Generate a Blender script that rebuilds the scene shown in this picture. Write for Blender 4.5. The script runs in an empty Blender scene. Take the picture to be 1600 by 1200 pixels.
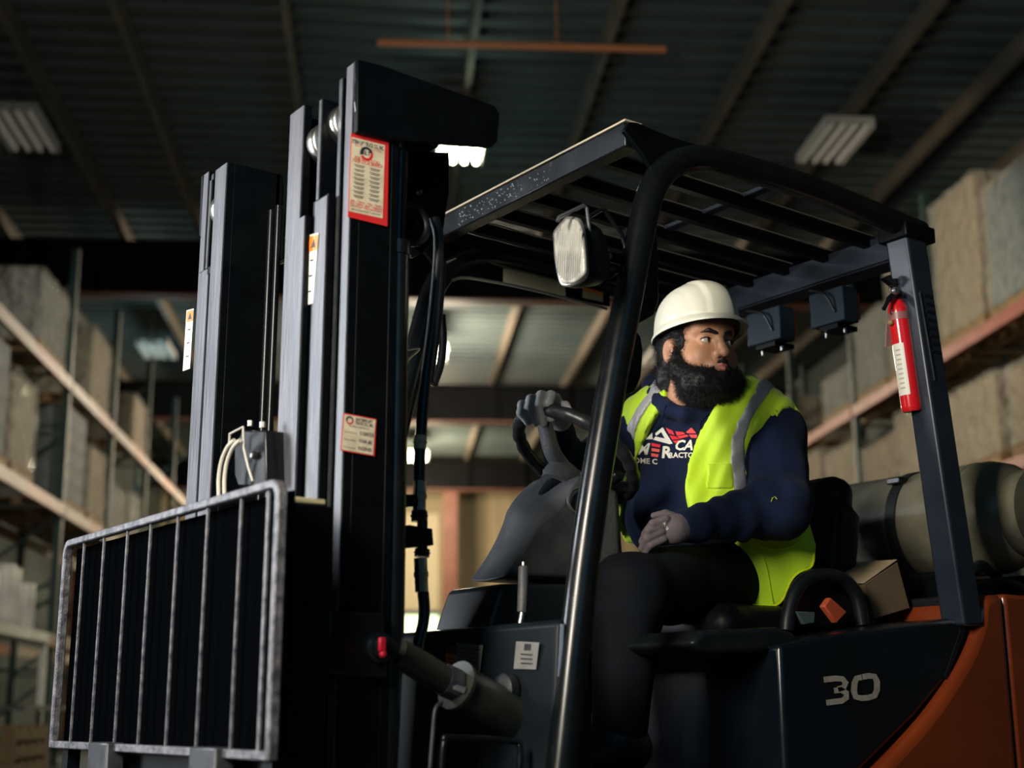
import bpy, bmesh, math, random
import numpy as np
from mathutils import Vector, Matrix, Euler, noise
random.seed(7); np.random.seed(7)
C = bpy.context.scene; COL = C.collection
# ------------------------------------------------------------------ camera
F_PX = 2179.69; CAM = np.array([-1.183, -2.8227, 0.7922])
YAW, PITCH, ROLL = math.radians(35.7183), math.radians(12.9634), math.radians(-0.4493)
fw = np.array([math.sin(YAW)*math.cos(PITCH), math.cos(YAW)*math.cos(PITCH), math.sin(PITCH)])
rt0 = np.array([math.cos(YAW), -math.sin(YAW), 0.]); up0 = np.cross(rt0, fw)
rt = rt0*math.cos(ROLL)+up0*math.sin(ROLL); up = -rt0*math.sin(ROLL)+up0*math.cos(ROLL)
cd = bpy.data.cameras.new('camera'); cam = bpy.data.objects.new('camera', cd); COL.objects.link(cam)
cd.sensor_width = 36; cd.lens = F_PX/1600*36; cd.clip_start = .05; cd.clip_end = 200
cam.matrix_world = Matrix(((rt[0], up[0], -fw[0], CAM[0]), (rt[1], up[1], -fw[1], CAM[1]), (rt[2], up[2], -fw[2], CAM[2]), (0, 0, 0, 1)))
cd.dof.use_dof = True; cd.dof.focus_distance = 3.5; cd.dof.aperture_fstop = 2.2; cd.dof.aperture_blades = 0
C.camera = cam
C.view_settings.view_transform = 'Standard'; C.view_settings.look = 'None'
C.view_settings.gamma = 1; C.view_settings.use_curve_mapping = False; C.view_settings.exposure = 0.0
w = bpy.data.worlds.new('world'); C.world = w; w.use_nodes = True
w.node_tree.nodes['Background'].inputs[0].default_value = (.08, .42, .62, 1); w.node_tree.nodes['Background'].inputs[1].default_value = .012
def ray(px, py): return fw + rt*(px-800)/F_PX - up*(py-600)/F_PX
def PX(px, py, x): d = ray(px, py); return CAM + d*(x-CAM[0])/d[0]
def PY(px, py, y): d = ray(px, py); return CAM + d*(y-CAM[1])/d[1]
def PZ(px, py, z): d = ray(px, py); return CAM + d*(z-CAM[2])/d[2]
HY = math.radians(30.406); HH = np.array([math.sin(HY), math.cos(HY), 0]); HP = np.array([math.cos(HY), -math.sin(HY), 0])
def hall(s, t, z): p = CAM + HP*s + HH*t; return np.array([p[0], p[1], z])      # hall coordinates: across, along, height
def light(kind, loc, energy, color, size=1, aim=None, size_y=None, spot=None):
    l = bpy.data.lights.new('light', kind); o = bpy.data.objects.new('lamp_or_fill_light', l); COL.objects.link(o)
    o.location = loc; l.energy = energy; l.color = color
    if kind == 'AREA':
        l.size = size
        if size_y: l.shape = 'RECTANGLE'; l.size_y = size_y
    else: l.shadow_soft_size = size
    if spot: l.spot_size = spot; l.spot_blend = .6
    if aim is not None: o.rotation_euler = (Vector(aim)-Vector(loc)).to_track_quat('-Z', 'Y').to_euler()
    return o
# unseen key lights ahead of the truck, hall lamps, then added spots and fill
light('AREA', (-2.1, -1.5, 2.25), 155, (1, .93, .80), .6, (1.4, -.15, 1.55), 1.3)
light('AREA', (-2.4, 2.7, 2.1), 180, (.88, .94, 1), .8, (0.9, .0, 1.4), 2.4)
for s, t, e, c in ((.8, 14.5, 11, (.35, .85, 1)), (.8, 24, 950, (1, .82, .62)), (.8, 34.5, 900, (1, .80, .55)), (-3.9, 24, 30, (.5, .9, 1)), (-1.5, 8, 4, (.25, .8, 1))):  # last entry is an added teal fill with no fixture
    light('POINT', tuple(hall(s, t, 6.0)), e, c, .4)
light('SPOT', tuple(hall(1.5, 11, 5.0)), 470, (1, .83, .58), .12, tuple(hall(6.3, 14.8, 4.5)), spot=1.1)  # added spot to brighten the right rack loads, no fixture there
light('SPOT', tuple(hall(-.2, 10.5, 5.6)), 300, (1, .88, .74), .15, tuple(hall(-3.8, 15.5, 3.0)), spot=.95)  # added spot for the left rack, no fixture either
light('AREA', (-1.5, -6, 3.4), 16, (.12, .55, .85), 3, (1.0, 0, 1.2))  # added teal fill behind the camera to tint dark near sides
# ------------------------------------------------------------------ materials
def nd(nt, t, **k):
    n = nt.nodes.new(t)
    for a, b in k.items(): setattr(n, a, b)
    return n
MATS = {}
def mat(name, c, rough=.5, metal=0, c2=None, scale=8, amt=.5, bump=0, bscale=None, spec=.5, emit=None, estr=0, trans=0, coat=0, wear=None, stretch=None, sheen=0, lo=.35, hi=.65):
    if name in MATS: return MATS[name]
    m = bpy.data.materials.new(name); m.use_nodes = True; nt = m.node_tree; b = nt.nodes['Principled BSDF']
    b.inputs['Base Color'].default_value = (*c, 1); b.inputs['Roughness'].default_value = rough; b.inputs['Metallic'].default_value = metal
    b.inputs['Specular IOR Level'].default_value = spec; b.inputs['Coat Weight'].default_value = coat; b.inputs['Transmission Weight'].default_value = trans
    b.inputs['Sheen Weight'].default_value = sheen
    tc = nd(nt, 'ShaderNodeTexCoord'); mp = nd(nt, 'ShaderNodeMapping'); nt.links.new(tc.outputs['Object'], mp.inputs[0])
    if stretch: mp.inputs['Scale'].default_value = stretch
    if c2:
        n = nd(nt, 'ShaderNodeTexNoise'); n.inputs['Scale'].default_value = scale; n.inputs['Detail'].default_value = 6; nt.links.new(mp.outputs[0], n.inputs[0])
        r = nd(nt, 'ShaderNodeValToRGB'); r.color_ramp.elements[0].position = lo; r.color_ramp.elements[1].position = hi
        r.color_ramp.elements[0].color = (*c, 1); r.color_ramp.elements[1].color = (*c2, 1)
        nt.links.new(n.outputs[0], r.inputs[0]); nt.links.new(r.outputs[0], b.inputs['Base Color'])
        mr = nd(nt, 'ShaderNodeMapRange'); mr.inputs[3].default_value = max(0, rough-.08); mr.inputs[4].default_value = min(1, rough+.1)
        nt.links.new(n.outputs[0], mr.inputs[0]); nt.links.new(mr.outputs[0], b.inputs['Roughness'])
    if bump:
        n2 = nd(nt, 'ShaderNodeTexNoise'); n2.inputs['Scale'].default_value = bscale or scale*4; n2.inputs['Detail'].default_value = 4; nt.links.new(mp.outputs[0], n2.inputs[0])
        bp = nd(nt, 'ShaderNodeBump'); bp.inputs['Strength'].default_value = bump; bp.inputs['Distance'].default_value = .004
        nt.links.new(n2.outputs[0], bp.inputs['Height']); nt.links.new(bp.outputs[0], b.inputs['Normal'])
    if emit: b.inputs['Emission Color'].default_value = (*emit, 1); b.inputs['Emission Strength'].default_value = estr
    MATS[name] = m; return m
BLACK = mat('black_paint', (.0007, .0014, .0024), .45, c2=(.0014, .0023, .0036), scale=20, bump=.05, spec=.13)
BLACKG = mat('black_gloss_paint', (.0025, .0035, .005), .25, c2=(.0045, .006, .008), scale=14, spec=.35)
RAIL = mat('worn_rail_steel', (.055, .056, .068), .42, .2, c2=(.125, .123, .14), scale=26, bump=.25, stretch=(1, 1, .12))
RAILD = mat('dark_rail_edge', (.035, .037, .045), .4, .4, c2=(.06, .062, .07), scale=26)
CAGE = mat('chipped_backrest_steel', (.05, .05, .058), .45, .4, c2=(.19, .185, .20), scale=45, bump=.5)
STEEL = mat('bright_steel', (.62, .6, .56), .3, 1, c2=(.4, .38, .35), scale=20)
TUBE = mat('guard_black_tube', (.003, .004, .005), .24, c2=(.005, .006, .007), scale=15, spec=.45)
GUN = mat('gunmetal_panel', (.012, .016, .026), .45, .1, c2=(.024, .03, .044), scale=9, spec=.2)
PLASTIC = mat('textured_grey_plastic', (.050, .053, .062), .5, c2=(.08, .08, .082), scale=16, bump=.3, bscale=220)
PLASTB = mat('black_plastic', (.004, .006, .008), .42, c2=(.007, .009, .012), spec=.3, scale=18, bump=.12, bscale=200)
RUBBER = mat('black_rubber', (.005, .006, .007), .5, bump=.1, bscale=80)
HOSE = mat('hydraulic_hose', (.010, .012, .015), .38, bump=.2, bscale=200)
ORANGE = mat('orange_paint', (.20, .034, .007), .3, c2=(.16, .026, .006), scale=5, coat=.5)
PAPER = mat('aged_paper', (.66, .58, .42), .6, c2=(.5, .43, .3), scale=40)
WHITE = mat('white_label', (.8, .78, .7), .5)
REDP = mat('label_red', (.55, .02, .02), .5); INK = mat('label_ink', (.015, .02, .03), .6); ORNG = mat('label_orange', (.8, .22, .02), .5)
# ------------------------------------------------------------------ geometry
class MB:
    def __init__(s): s.v = []; s.f = []; s.mi = []
    def add(s, v, f, mi=0):
        o = len(s.v); s.v += [tuple(map(float, p)) for p in v]; s.f += [tuple(i+o for i in q) for q in f]; s.mi += [mi]*len(f); return s
    def box(s, c, d, R=None, mi=0):
        c = np.array(c, float); d = np.array(d, float)/2
        vs = [np.array([x, y, z])*d for x in (-1, 1) for y in (-1, 1) for z in (-1, 1)]
        if R is not None: vs = [R@p for p in vs]
        return s.add([c+p for p in vs], [(0, 1, 3, 2), (4, 6, 7, 5), (0, 4, 5, 1), (2, 3, 7, 6), (0, 2, 6, 4), (1, 5, 7, 3)], mi)
    def span(s, a, b, mi=0): a, b = np.minimum(a, b), np.maximum(a, b); return s.box((a+b)/2, b-a, None, mi)
    def beam(s, a, b, w, h, upv=(0, 0, 1), mi=0):     # box from a to b
        a = np.array(a, float); b = np.array(b, float); d = b-a; L = np.linalg.norm(d); d /= L
        x = np.cross(d, upv); x /= np.linalg.norm(x); z = np.cross(x, d)
        return s.box((a+b)/2, (w, L, h), np.array([x, d, z]).T, mi)
    def prism(s, pts, off, mi=0):                     # closed polygon extruded by a vector
        n = len(pts); pts = [np.array(p, float) for p in pts]; off = np.array(off, float)
        v = pts+[p+off for p in pts]
        f = [tuple(range(n)), tuple(range(2*n-1, n-1, -1))]+[(i, i+n, (i+1) % n+n, (i+1) % n) for i in range(n)]
        return s.add(v, f, mi)
    def tube(s, pts, r, n=12, cap=True, closed=False, asp=None, ref=None, mi=0):
        P = [np.array(p, float) for p in pts]; m = len(P); rs = r if hasattr(r, '__len__') else [r]*m
        vs = []; prev = None
        for i in range(m):
            if closed: t = P[(i+1) % m]-P[i-1]
            else: t = P[min(i+1, m-1)]-P[max(i-1, 0)]
            t = t/(np.linalg.norm(t)+1e-12)
            if ref is not None: x = np.cross(t, ref)
            elif prev is None:
                a = np.array([0, 0, 1.]) if abs(t[2]) < .9 else np.array([1., 0, 0]); x = np.cross(t, a)
            else: x = prev-t*np.dot(prev, t)
            x /= np.linalg.norm(x)+1e-12; prev = x; y = np.cross(t, x)
            for k in range(n):
                a = 2*math.pi*k/n
                vs.append(P[i]+x*math.cos(a)*rs[i]*(asp or 1)+y*math.sin(a)*rs[i])
        f = []
        for i in range(m if closed else m-1):
            j = (i+1) % m
            for k in range(n):
                l = (k+1) % n; f.append((i*n+k, i*n+l, j*n+l, j*n+k))
        if cap and not closed: f += [tuple(range(n-1, -1, -1)), tuple(range((m-1)*n, m*n))]
        return s.add(vs, f, mi)
    def lathe(s, prof, o, axis, n=24, mi=0):          # profile of (radius, height along axis)
        o = np.array(o, float); a = np.array(axis, float); a /= np.linalg.norm(a)
        h = np.array([0, 0, 1.]) if abs(a[2]) < .9 else np.array([1., 0, 0]); x = np.cross(a, h); x /= np.linalg.norm(x); y = np.cross(a, x)
        vs = [o+a*z+(x*math.cos(2*math.pi*k/n)+y*math.sin(2*math.pi*k/n))*max(r, 1e-5) for r, z in prof for k in range(n)]
        f = [(i*n+k, i*n+(k+1) % n, (i+1)*n+(k+1) % n, (i+1)*n+k) for i in range(len(prof)-1) for k in range(n)]
        f += [tuple(range(n-1, -1, -1)), tuple(range((len(prof)-1)*n, len(prof)*n))]
        return s.add(vs, f, mi)
def smooth_path(pts, n=8):                            # Catmull-Rom
    P = [np.array(p, float) for p in pts]; P = [2*P[0]-P[1]]+P+[2*P[-1]-P[-2]]; out = []
    for i in range(1, len(P)-2):
        for k in range(n):
            t = k/n; out.append(.5*((2*P[i])+(P[i+1]-P[i-1])*t+(2*P[i-1]-5*P[i]+4*P[i+1]-P[i+2])*t*t+(-P[i-1]+3*P[i]-3*P[i+1]+P[i+2])*t**3))
    out.append(P[-2]); return out
def wpos(o):
    p = np.zeros(3)
    while o is not None: p += np.array(o.location); o = o.parent
    return p
def obj(name, mb, m, parent=None, bevel=0, seg=2, smooth=False, label=None, loc=None, sub=0):
    v = np.array(mb.v); base = np.zeros(3)
    if loc is not None: base = np.array(loc, float)
    elif parent is None: base = np.array([v[:, 0].mean(), v[:, 1].mean(), v[:, 2].min()])
    pw = wpos(parent) if parent is not None else np.zeros(3)
    if parent is not None and loc is None: base = v.mean(0)
    me = bpy.data.meshes.new(name); me.from_pydata([tuple(p) for p in (v-base)], [], mb.f); me.update()
    for x in (m if isinstance(m, (list, tuple)) else [m]): me.materials.append(x)
    if any(mb.mi): me.polygons.foreach_set('material_index', mb.mi)
    bm = bmesh.new(); bm.from_mesh(me); bmesh.ops.recalc_face_normals(bm, faces=bm.faces); bm.to_mesh(me); bm.free()
    o = bpy.data.objects.new(name, me); COL.objects.link(o); o.location = base-pw
    if parent is not None: o.parent = parent
    if bevel:
        b = o.modifiers.new('bevel', 'BEVEL'); b.width = bevel; b.segments = seg; b.limit_method = 'ANGLE'; b.angle_limit = .6; b.harden_normals = False
    if sub: b = o.modifiers.new('sub', 'SUBSURF'); b.levels = b.render_levels = sub
    if smooth or bevel or sub:
        me.polygons.foreach_set('use_smooth', [True]*len(me.polygons))
        try:
            me.set_sharp_from_angle(angle=.6 if smooth is not True or bevel else .9)
        except Exception: pass
    if label: o['label'] = label
    return o
def thing(name, label, cat, loc, group=None):
    o = bpy.data.objects.new(name, None); COL.objects.link(o); o.location = tuple(map(float, loc)); o['label'] = label; o['category'] = cat; o.empty_display_size = .1
    if group: o['group'] = group
    return o
def tag(o, label, cat, group=None):
    o['label'] = label; o['category'] = cat
    if group: o['group'] = group
    return o
def struct(o): o['kind'] = 'structure'; return o
def copy_tree(o, loc, parent=None, label=None):
    c = o.copy(); COL.objects.link(c); c.parent = parent; c.location = loc
    for ch in o.children: copy_tree(ch, ch.location, c)
    if label: c['label'] = label
    return c
def text(name, s, m, parent, o, xd, yd, size, align='CENTER', bold=0, depth=.0004, warp=None, shear=0, sx=1, fit=None):
    cu = bpy.data.curves.new('t', 'FONT'); cu.body = s; cu.size = size; cu.align_x = align; cu.offset = bold; cu.shear = shear; cu.resolution_u = 3
    t = bpy.data.objects.new('t', cu); COL.objects.link(t); dg = bpy.context.evaluated_depsgraph_get(); dg.update()
    me = bpy.data.meshes.new_from_object(t.evaluated_get(dg)); bpy.data.objects.remove(t)
    if fit: xs = [v.co.x for v in me.vertices]; sx = fit/(max(xs)-min(xs))
    xd = np.array(xd, float); xd /= np.linalg.norm(xd); yd = np.array(yd, float); yd /= np.linalg.norm(yd); nrm = np.cross(xd, yd); o = np.array(o, float)
    bm = bmesh.new(); bm.from_mesh(me)
    if warp: bmesh.ops.subdivide_edges(bm, edges=[e for e in bm.edges if e.calc_length() > size*.2], cuts=2)
    for v in bm.verts:
        p = o+xd*v.co.x*sx+yd*v.co.y+nrm*depth
        v.co = tuple(warp(p) if warp else p)
    bm.to_mesh(me); bm.free()
    vs = np.array([v.co for v in me.vertices]); base = vs.mean(0) if len(vs) else o
    for v in me.vertices: v.co = Vector(np.array(v.co)-base)
    me.materials.clear(); me.materials.append(m); me.name = name
    ob = bpy.data.objects.new(name, me); COL.objects.link(ob); ob.location = base-wpos(parent); ob.parent = parent
    return ob
# implicit surfaces, meshed with naive surface nets
def surfnet(fn, lo, hi, h):
    lo = np.array(lo, float); hi = np.array(hi, float); n = np.ceil((hi-lo)/h).astype(int)+1
    ax = [lo[i]+h*np.arange(n[i]) for i in range(3)]
    G = np.meshgrid(*ax, indexing='ij'); F = fn(np.stack(G, -1).reshape(-1, 3)).reshape(n)
    s = F < 0; sl = lambda d: tuple(slice(d[i], n[i]-1+d[i]) for i in range(3))
    cs = [(i, j, k) for i in (0, 1) for j in (0, 1) for k in (0, 1)]
    cnt = sum(s[sl(c)].astype(int) for c in cs); mix = (cnt > 0) & (cnt < 8)
    idx = -np.ones(mix.shape, int); I = np.argwhere(mix); idx[mix] = np.arange(len(I))
    acc = np.zeros((len(I), 3)); num = np.zeros(len(I))
    for a in cs:
        for d in range(3):
            if a[d]: continue
            b = list(a); b[d] = 1
            fa = F[sl(a)][mix]; fb = F[sl(tuple(b))][mix]; ch = (fa < 0) != (fb < 0); t = np.where(ch, fa/(fa-fb+1e-20), 0)
            p = np.tile(np.array(a, float), (len(I), 1)); p[:, d] = t; acc[ch] += p[ch]; num[ch] += 1
    V = lo+h*(I+acc/np.maximum(num, 1)[:, None]); faces = []
    for d in range(3):
        e, g = [x for x in range(3) if x != d]
        A = [slice(0, n[i]) for i in range(3)]; B = list(A); A[d] = slice(0, n[d]-1); B[d] = slice(1, n[d])
        ch = s[tuple(A)] != s[tuple(B)]; E = np.argwhere(ch)
        E = E[(E[:, e] > 0) & (E[:, g] > 0) & (E[:, e] < n[e]-1) & (E[:, g] < n[g]-1)]
        fl = s[tuple(E.T)]; q = []
        for de, dg in ((1, 1), (0, 1), (0, 0), (1, 0)):
            c = E.copy(); c[:, e] -= de; c[:, g] -= dg; q.append(idx[tuple(c.T)])
        Q = np.stack(q, 1); Q[~fl] = Q[~fl][:, ::-1]; faces.append(Q)
    Fc = np.concatenate(faces); return V, Fc
def sdf_obj(name, fn, lo, hi, h, m, parent, label=None, relax=1):
    V, Q = surfnet(fn, lo, hi, h)
    base = V.mean(0); me = bpy.data.meshes.new(name); me.from_pydata((V-base).tolist(), [], Q.tolist()); me.update()
    bm = bmesh.new(); bm.from_mesh(me)
    for _ in range(relax): bmesh.ops.smooth_vert(bm, verts=bm.verts, factor=.5, use_axis_x=True, use_axis_y=True, use_axis_z=True)
    bmesh.ops.recalc_face_normals(bm, faces=bm.faces); bm.to_mesh(me); bm.free()
    me.polygons.foreach_set('use_smooth', [True]*len(me.polygons)); me.materials.append(m)
    o = bpy.data.objects.new(name, me); COL.objects.link(o); o.location = base-wpos(parent); o.parent = parent
    if label: o['label'] = label
    return o
def smin(a, b, k): h = np.clip(.5+.5*(b-a)/k, 0, 1); return b*(1-h)+a*h-k*h*(1-h)
def smax(a, b, k): return -smin(-a, -b, k)
def sph(p, c, r): return np.linalg.norm(p-np.array(c), axis=1)-r
def ell(p, c, r, R=None):
    q = p-np.array(c)
    if R is not None: q = q@np.array(R)
    r = np.array(r); k0 = np.linalg.norm(q/r, axis=1); k1 = np.linalg.norm(q/r**2, axis=1); return k0*(k0-1)/np.maximum(k1, 1e-9)
def cap(p, a, b, ra, rb=None):
    rb = ra if rb is None else rb; a = np.array(a, float); b = np.array(b, float); ab = b-a
    t = np.clip((p-a)@ab/(ab@ab), 0, 1); return np.linalg.norm(p-a-t[:, None]*ab, axis=1)-(ra+(rb-ra)*t)
def chain(p, pts, rs, k=.01):
    d = None
    for i in range(len(pts)-1):
        e = cap(p, pts[i], pts[i+1], rs[i], rs[i+1]); d = e if d is None else smin(d, e, k)
    return d
def wav(p, f, seed=0):                                # cheap smooth pseudo-noise
    rs = np.random.RandomState(seed); o = 0
    for i in range(6):
        k = rs.normal(size=3); k /= np.linalg.norm(k); o = o+np.sin(p@k*f*(1+.35*i)+rs.rand()*6.28)
    return o/6
# ================================================================== the hall (setting)
def hb(mb, s0, s1, t0, t1, z0, z1, mi=0):             # box in hall coordinates
    p = [hall(s, t, z) for s in (s0, s1) for t in (t0, t1) for z in (z0, z1)]
    return mb.add(p, [(0, 1, 3, 2), (4, 6, 7, 5), (0, 4, 5, 1), (2, 3, 7, 6), (0, 2, 6, 4), (1, 5, 7, 3)], mi)
DECK = mat('galvanised_deck', (.060, .088, .090), .6, .1, c2=(.092, .122, .118), scale=.8)
JOIST = mat('joist_paint', (.19, .16, .12), .6, c2=(.13, .115, .09), scale=2)
GIRD = mat('girder_paint', (.005, .005, .006), .7, c2=(.003, .004, .005), spec=.1, scale=2)
FLANGE = mat('red_oxide_paint', (.20, .07, .045), .55, c2=(.15, .055, .035), scale=3)
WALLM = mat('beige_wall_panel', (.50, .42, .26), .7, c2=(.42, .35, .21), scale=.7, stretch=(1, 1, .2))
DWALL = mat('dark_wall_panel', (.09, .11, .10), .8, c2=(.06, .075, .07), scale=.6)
FLOORM = mat('stained_concrete', (.075, .075, .07), .45, c2=(.045, .047, .048), scale=1.2, bump=.1)
RACKO = mat('rack_orange', (.40, .06, .026), .45, c2=(.30, .045, .02), scale=4)
RACKG = mat('rack_green', (.03, .07, .065), .5, c2=(.02, .05, .05), scale=4)
RACKW = mat('rack_pale', (.85, .85, .82), .45, c2=(.7, .7, .66), scale=4)
WOOD = mat('pallet_wood', (.36, .23, .10), .7, c2=(.24, .15, .07), scale=6, bump=.3)
CARD = mat('brown_cardboard', (.42, .28, .15), .75, c2=(.34, .22, .11), scale=3)
CARDL = mat('pale_cardboard', (.50, .39, .24), .7, c2=(.38, .29, .18), scale=3)
GREYB = mat('grey_carton', (.23, .25, .25), .7, c2=(.14, .16, .165), scale=4)
BLUEB = mat('blue_wrapped', (.10, .22, .30), .35, c2=(.06, .14, .2), scale=3, bump=.6)
ROLLW = mat('white_roll', (.9, .88, .84), .4, c2=(.6, .6, .58), scale=6)
S0, S1, T0, T1, H = -6.2, 8.6, -6, 39.5, 7.45
struct(obj('floor', hb(MB(), S0, S1, T0, T1, -.12, 0), FLOORM))
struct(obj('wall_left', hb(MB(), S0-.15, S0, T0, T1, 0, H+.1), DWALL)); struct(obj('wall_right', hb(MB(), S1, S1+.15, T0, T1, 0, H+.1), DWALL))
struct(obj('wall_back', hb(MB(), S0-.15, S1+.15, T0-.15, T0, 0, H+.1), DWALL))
# far wall of upright profiled panels
mb = MB(); n = 0; s = S0
while s < S1: hb(mb, s, s+.22, T1, T1+.12, 0, H+.1); hb(mb, s+.22, s+.44, T1+.05, T1+.12, 0, H+.1); s += .44
o = struct(obj('wall_far', mb, WALLM))
# corrugated roof deck, one mesh of real folds
mb = MB(); pts = []; t = T0
while t < T1+.3:
    pts += [(t, H), (t+.16, H), (t+.19, H+.06), (t+.31, H+.06)]; t += .34
v = [hall(s, a, b) for s in (S0, S1) for a, b in pts]; k = len(pts)
mb.add(v, [(i, i+1, i+1+k, i+k) for i in range(k-1)]); hb(mb, S0, S1, T0, T1+.3, H+.1, H+.2)
struct(obj('ceiling', mb, DECK))
for s in (-5.3, -3.7, -2.6, -1.0, .83, 2.18, 3.73, 5.2, 6.45, 7.7):
    m = MB(); hb(m, s-.035, s+.035, T0, T1, H-.22, H-.19); hb(m, s-.012, s+.012, T0, T1, H-.19, H-.04); hb(m, s-.04, s+.04, T0, T1, H-.04, H-.005)
    struct(obj('ceiling_joist', m, JOIST))
for t in (.5, 8.6, 19.2, 28.0, 37.2):
    g = MB(); hb(g, S0, S1, t-.02, t+.02, H-1.0, H-.25); hb(g, S0, S1, t-.14, t+.14, H-.29, H-.25)
    for s in np.arange(S0+1, S1, 1.5): hb(g, s-.01, s+.01, t-.12, t+.12, H-.97, H-.29)
    g = struct(obj('ceiling_girder', g, GIRD)); fl = obj('flange', hb(MB(), S0, S1, t-.15, t+.15, H-1.03, H-1.0), FLANGE, g)
for s, t in ((1.78, 37.6), (-5.9, 19.2), (8.3, 19.2), (8.3, 28), (-5.9, 28)):
    c = MB(); hb(c, s-.19, s+.19, t-.2, t-.17, 0, H-1); hb(c, s-.19, s+.19, t+.17, t+.2, 0, H-1); hb(c, s-.012, s+.012, t-.17, t+.17, 0, H-1)
    struct(obj('column', c, FLANGE))
m = MB(); m.tube([PZ(590, 66, 6.95), PZ(1040, 77, 6.95)], .035, 10)
for q in (700, 870): m.tube([PZ(q, 66+(q-590)*.024, 6.95), PZ(q, 66+(q-590)*.024, 6.95)+np.array([0, 0, .5])], .008, 6)
tag(obj('sprinkler_pipe', m, mat('orange_pipe', (.9, .32, .12), .5)), 'orange sprinkler pipe hung under the roof deck near the top of the picture', 'pipe')
# dock door in the far wall, daylight behind its translucent panels
dm = mat('daylit_door_panel', (.6, .8, .5), .6, emit=(.80, 1, .55), estr=2.2)
d = struct(obj('door_1', hb(MB(), .2, 1.55, T1-.06, T1-.02, 0, 3.25), dm))
struct(obj('trim_1', hb(MB(), .1, 1.55, T1-.08, T1-.02, 3.4, 6.1), mat('pale_transom', (.75, .66, .45), .6)))
f = MB(); hb(f, .1, .2, T1-.1, T1, 0, 3.38); hb(f, 1.55, 1.65, T1-.1, T1, 0, 3.38); hb(f, .2, 1.55, T1-.1, T1, 3.25, 3.38)
obj('door_frame', f, GREYB, d)
# ceiling lamps in three rows; the middle row is lit
HOUS = mat('lamp_housing', (.5, .5, .47), .4); LIT = mat('lit_lamp_tube', (.9, 1, .8), .4, emit=(.86, 1, .62), estr=34); DIM = mat('unlit_lamp_tube_glow', (.5, .5, .46), .3, emit=(1, .93, .8), estr=.05)  # switched-off tubes carry a faint added glow
lampdesc = {(.8, 14.5): 'bright ceiling lamp seen just under the mast top plate', (.8, 24): 'bright ceiling lamp seen behind the hydraulic hose', (.8, 34.5): 'small bright lamp farthest down the middle row',
 (4.96, 14.2): 'pale switched-off ceiling lamp above the overhead guard', (-4.0, 24.1): 'faint ceiling lamp above the left rack, left of the mast', (-3.94, 14.5): 'faint ceiling lamp at the upper left edge', (4.96, 24.1): 'faint lamp above the driver farther down the right row'}
for (s, t), lb in lampdesc.items():
    th = thing('ceiling_lamp', lb, 'lamp', hall(s, t, 6.75), 'hall ceiling lamps'); wd, ln = .27, .55
    m = MB(); hb(m, s-wd, s+wd, t-ln, t+ln, 6.93, 6.97); hb(m, s-wd, s-wd+.02, t-ln, t+ln, 6.85, 6.93); hb(m, s+wd-.02, s+wd, t-ln, t+ln, 6.85, 6.93); hb(m, s-.02, s+.02, t-ln, t+ln, 6.88, 6.93)
    obj('reflector', m, HOUS, th)
    for k in range(4):
        a = s-wd+.07+k*(2*wd-.14)/3; q = MB(); q.tube([hall(a, t-ln+.03, 6.875), hall(a, t+ln-.03, 6.875)], .026, 8); obj('lamp_tube', q, LIT if abs(s-.8) < .1 else DIM, th)
    q = MB()
    for e in (-1, 1): q.tube([hall(s, t+e*ln*.8, 6.97), hall(s, t+e*ln*.8, 7.42)], .006, 5)
    obj('hanger', q, STEEL, th)
# ------------------------------------------------------------------ racks
def rack(name, label, s0, s1, ts, levels, bm_, um, top):
    th = thing(name, label, 'rack', hall((s0+s1)/2, (ts[0]+ts[-1])/2, 0))
    for t in ts:
        for s in (s0, s1):
            m = MB(); hb(m, s-.04, s+.04, t-.045, t+.045, 0, top); obj('upright', m, um, th)
        m = MB(); z = .3
        while z < top-.9:
            m.beam(hall(s0, t, z), hall(s1, t, z+.8), .03, .03); hb(m, s0, s1, t-.015, t+.015, z-.015, z+.015); z += .9
        obj('brace', m, um, th)
    for a, b in zip(ts[:-1], ts[1:]):
        for z in levels:
            for s in (s0-.045, s1+.045):
                m = MB(); hb(m, s-.025, s+.025, a+.03, b-.03, z-.13, z); obj('beam', m, bm_, th)
    return th
RT = [8.5, 11.3, 14.45, 17.15, 19.9, 22.6, 25.3, 28]
rack('pallet_rack', 'orange-beamed pallet rack along the right side of the hall', 6.05, 7.1, RT, (1.55, 3.06, 4.5), RACKO, RACKG, 6.4)
LT = [9.6, 12.3, 15.85, 18.5, 21.2, 23.9, 26.6]
rack('pallet_rack', 'pallet rack along the left side, beams worn pale and red', -4.65, -3.6, LT, (1.58, 3.0, 4.42), mat('worn_red_beam', (.30, .085, .06), .45, c2=(.36, .29, .24), scale=.55, lo=.46, hi=.54), RACKG, 6.0)
def pallet(s0, s1, t0, t1, z, label, group):
    th = thing('wooden_pallet', label, 'pallet', hall((s0+s1)/2, (t0+t1)/2, z), group)
    for k in range(5):
        a = t0+(t1-t0-.1)*k/4; m = MB(); hb(m, s0, s1, a, a+.1, z+.105, z+.125); obj('top_board', m, WOOD, th)
    for k in range(3):
        a = s0+(s1-s0-.09)*k/2; m = MB(); hb(m, a, a+.09, t0, t1, z+.02, z+.105); obj('stringer', m, WOOD, th)
    for a in (t0, t1-.1): m = MB(); hb(m, s0, s1, a, a+.1, z, z+.02); obj('bottom_board', m, WOOD, th)
    return th
film = bpy.data.materials.new('stretch_film'); film.use_nodes = True; nt = film.node_tree; b = nt.nodes['Principled BSDF']
b.inputs['Base Color'].default_value = (.8, .78, .7, 1); b.inputs['Roughness'].default_value = .12; b.inputs['Alpha'].default_value = .42; b.inputs['Specular IOR Level'].default_value = .9
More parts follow.
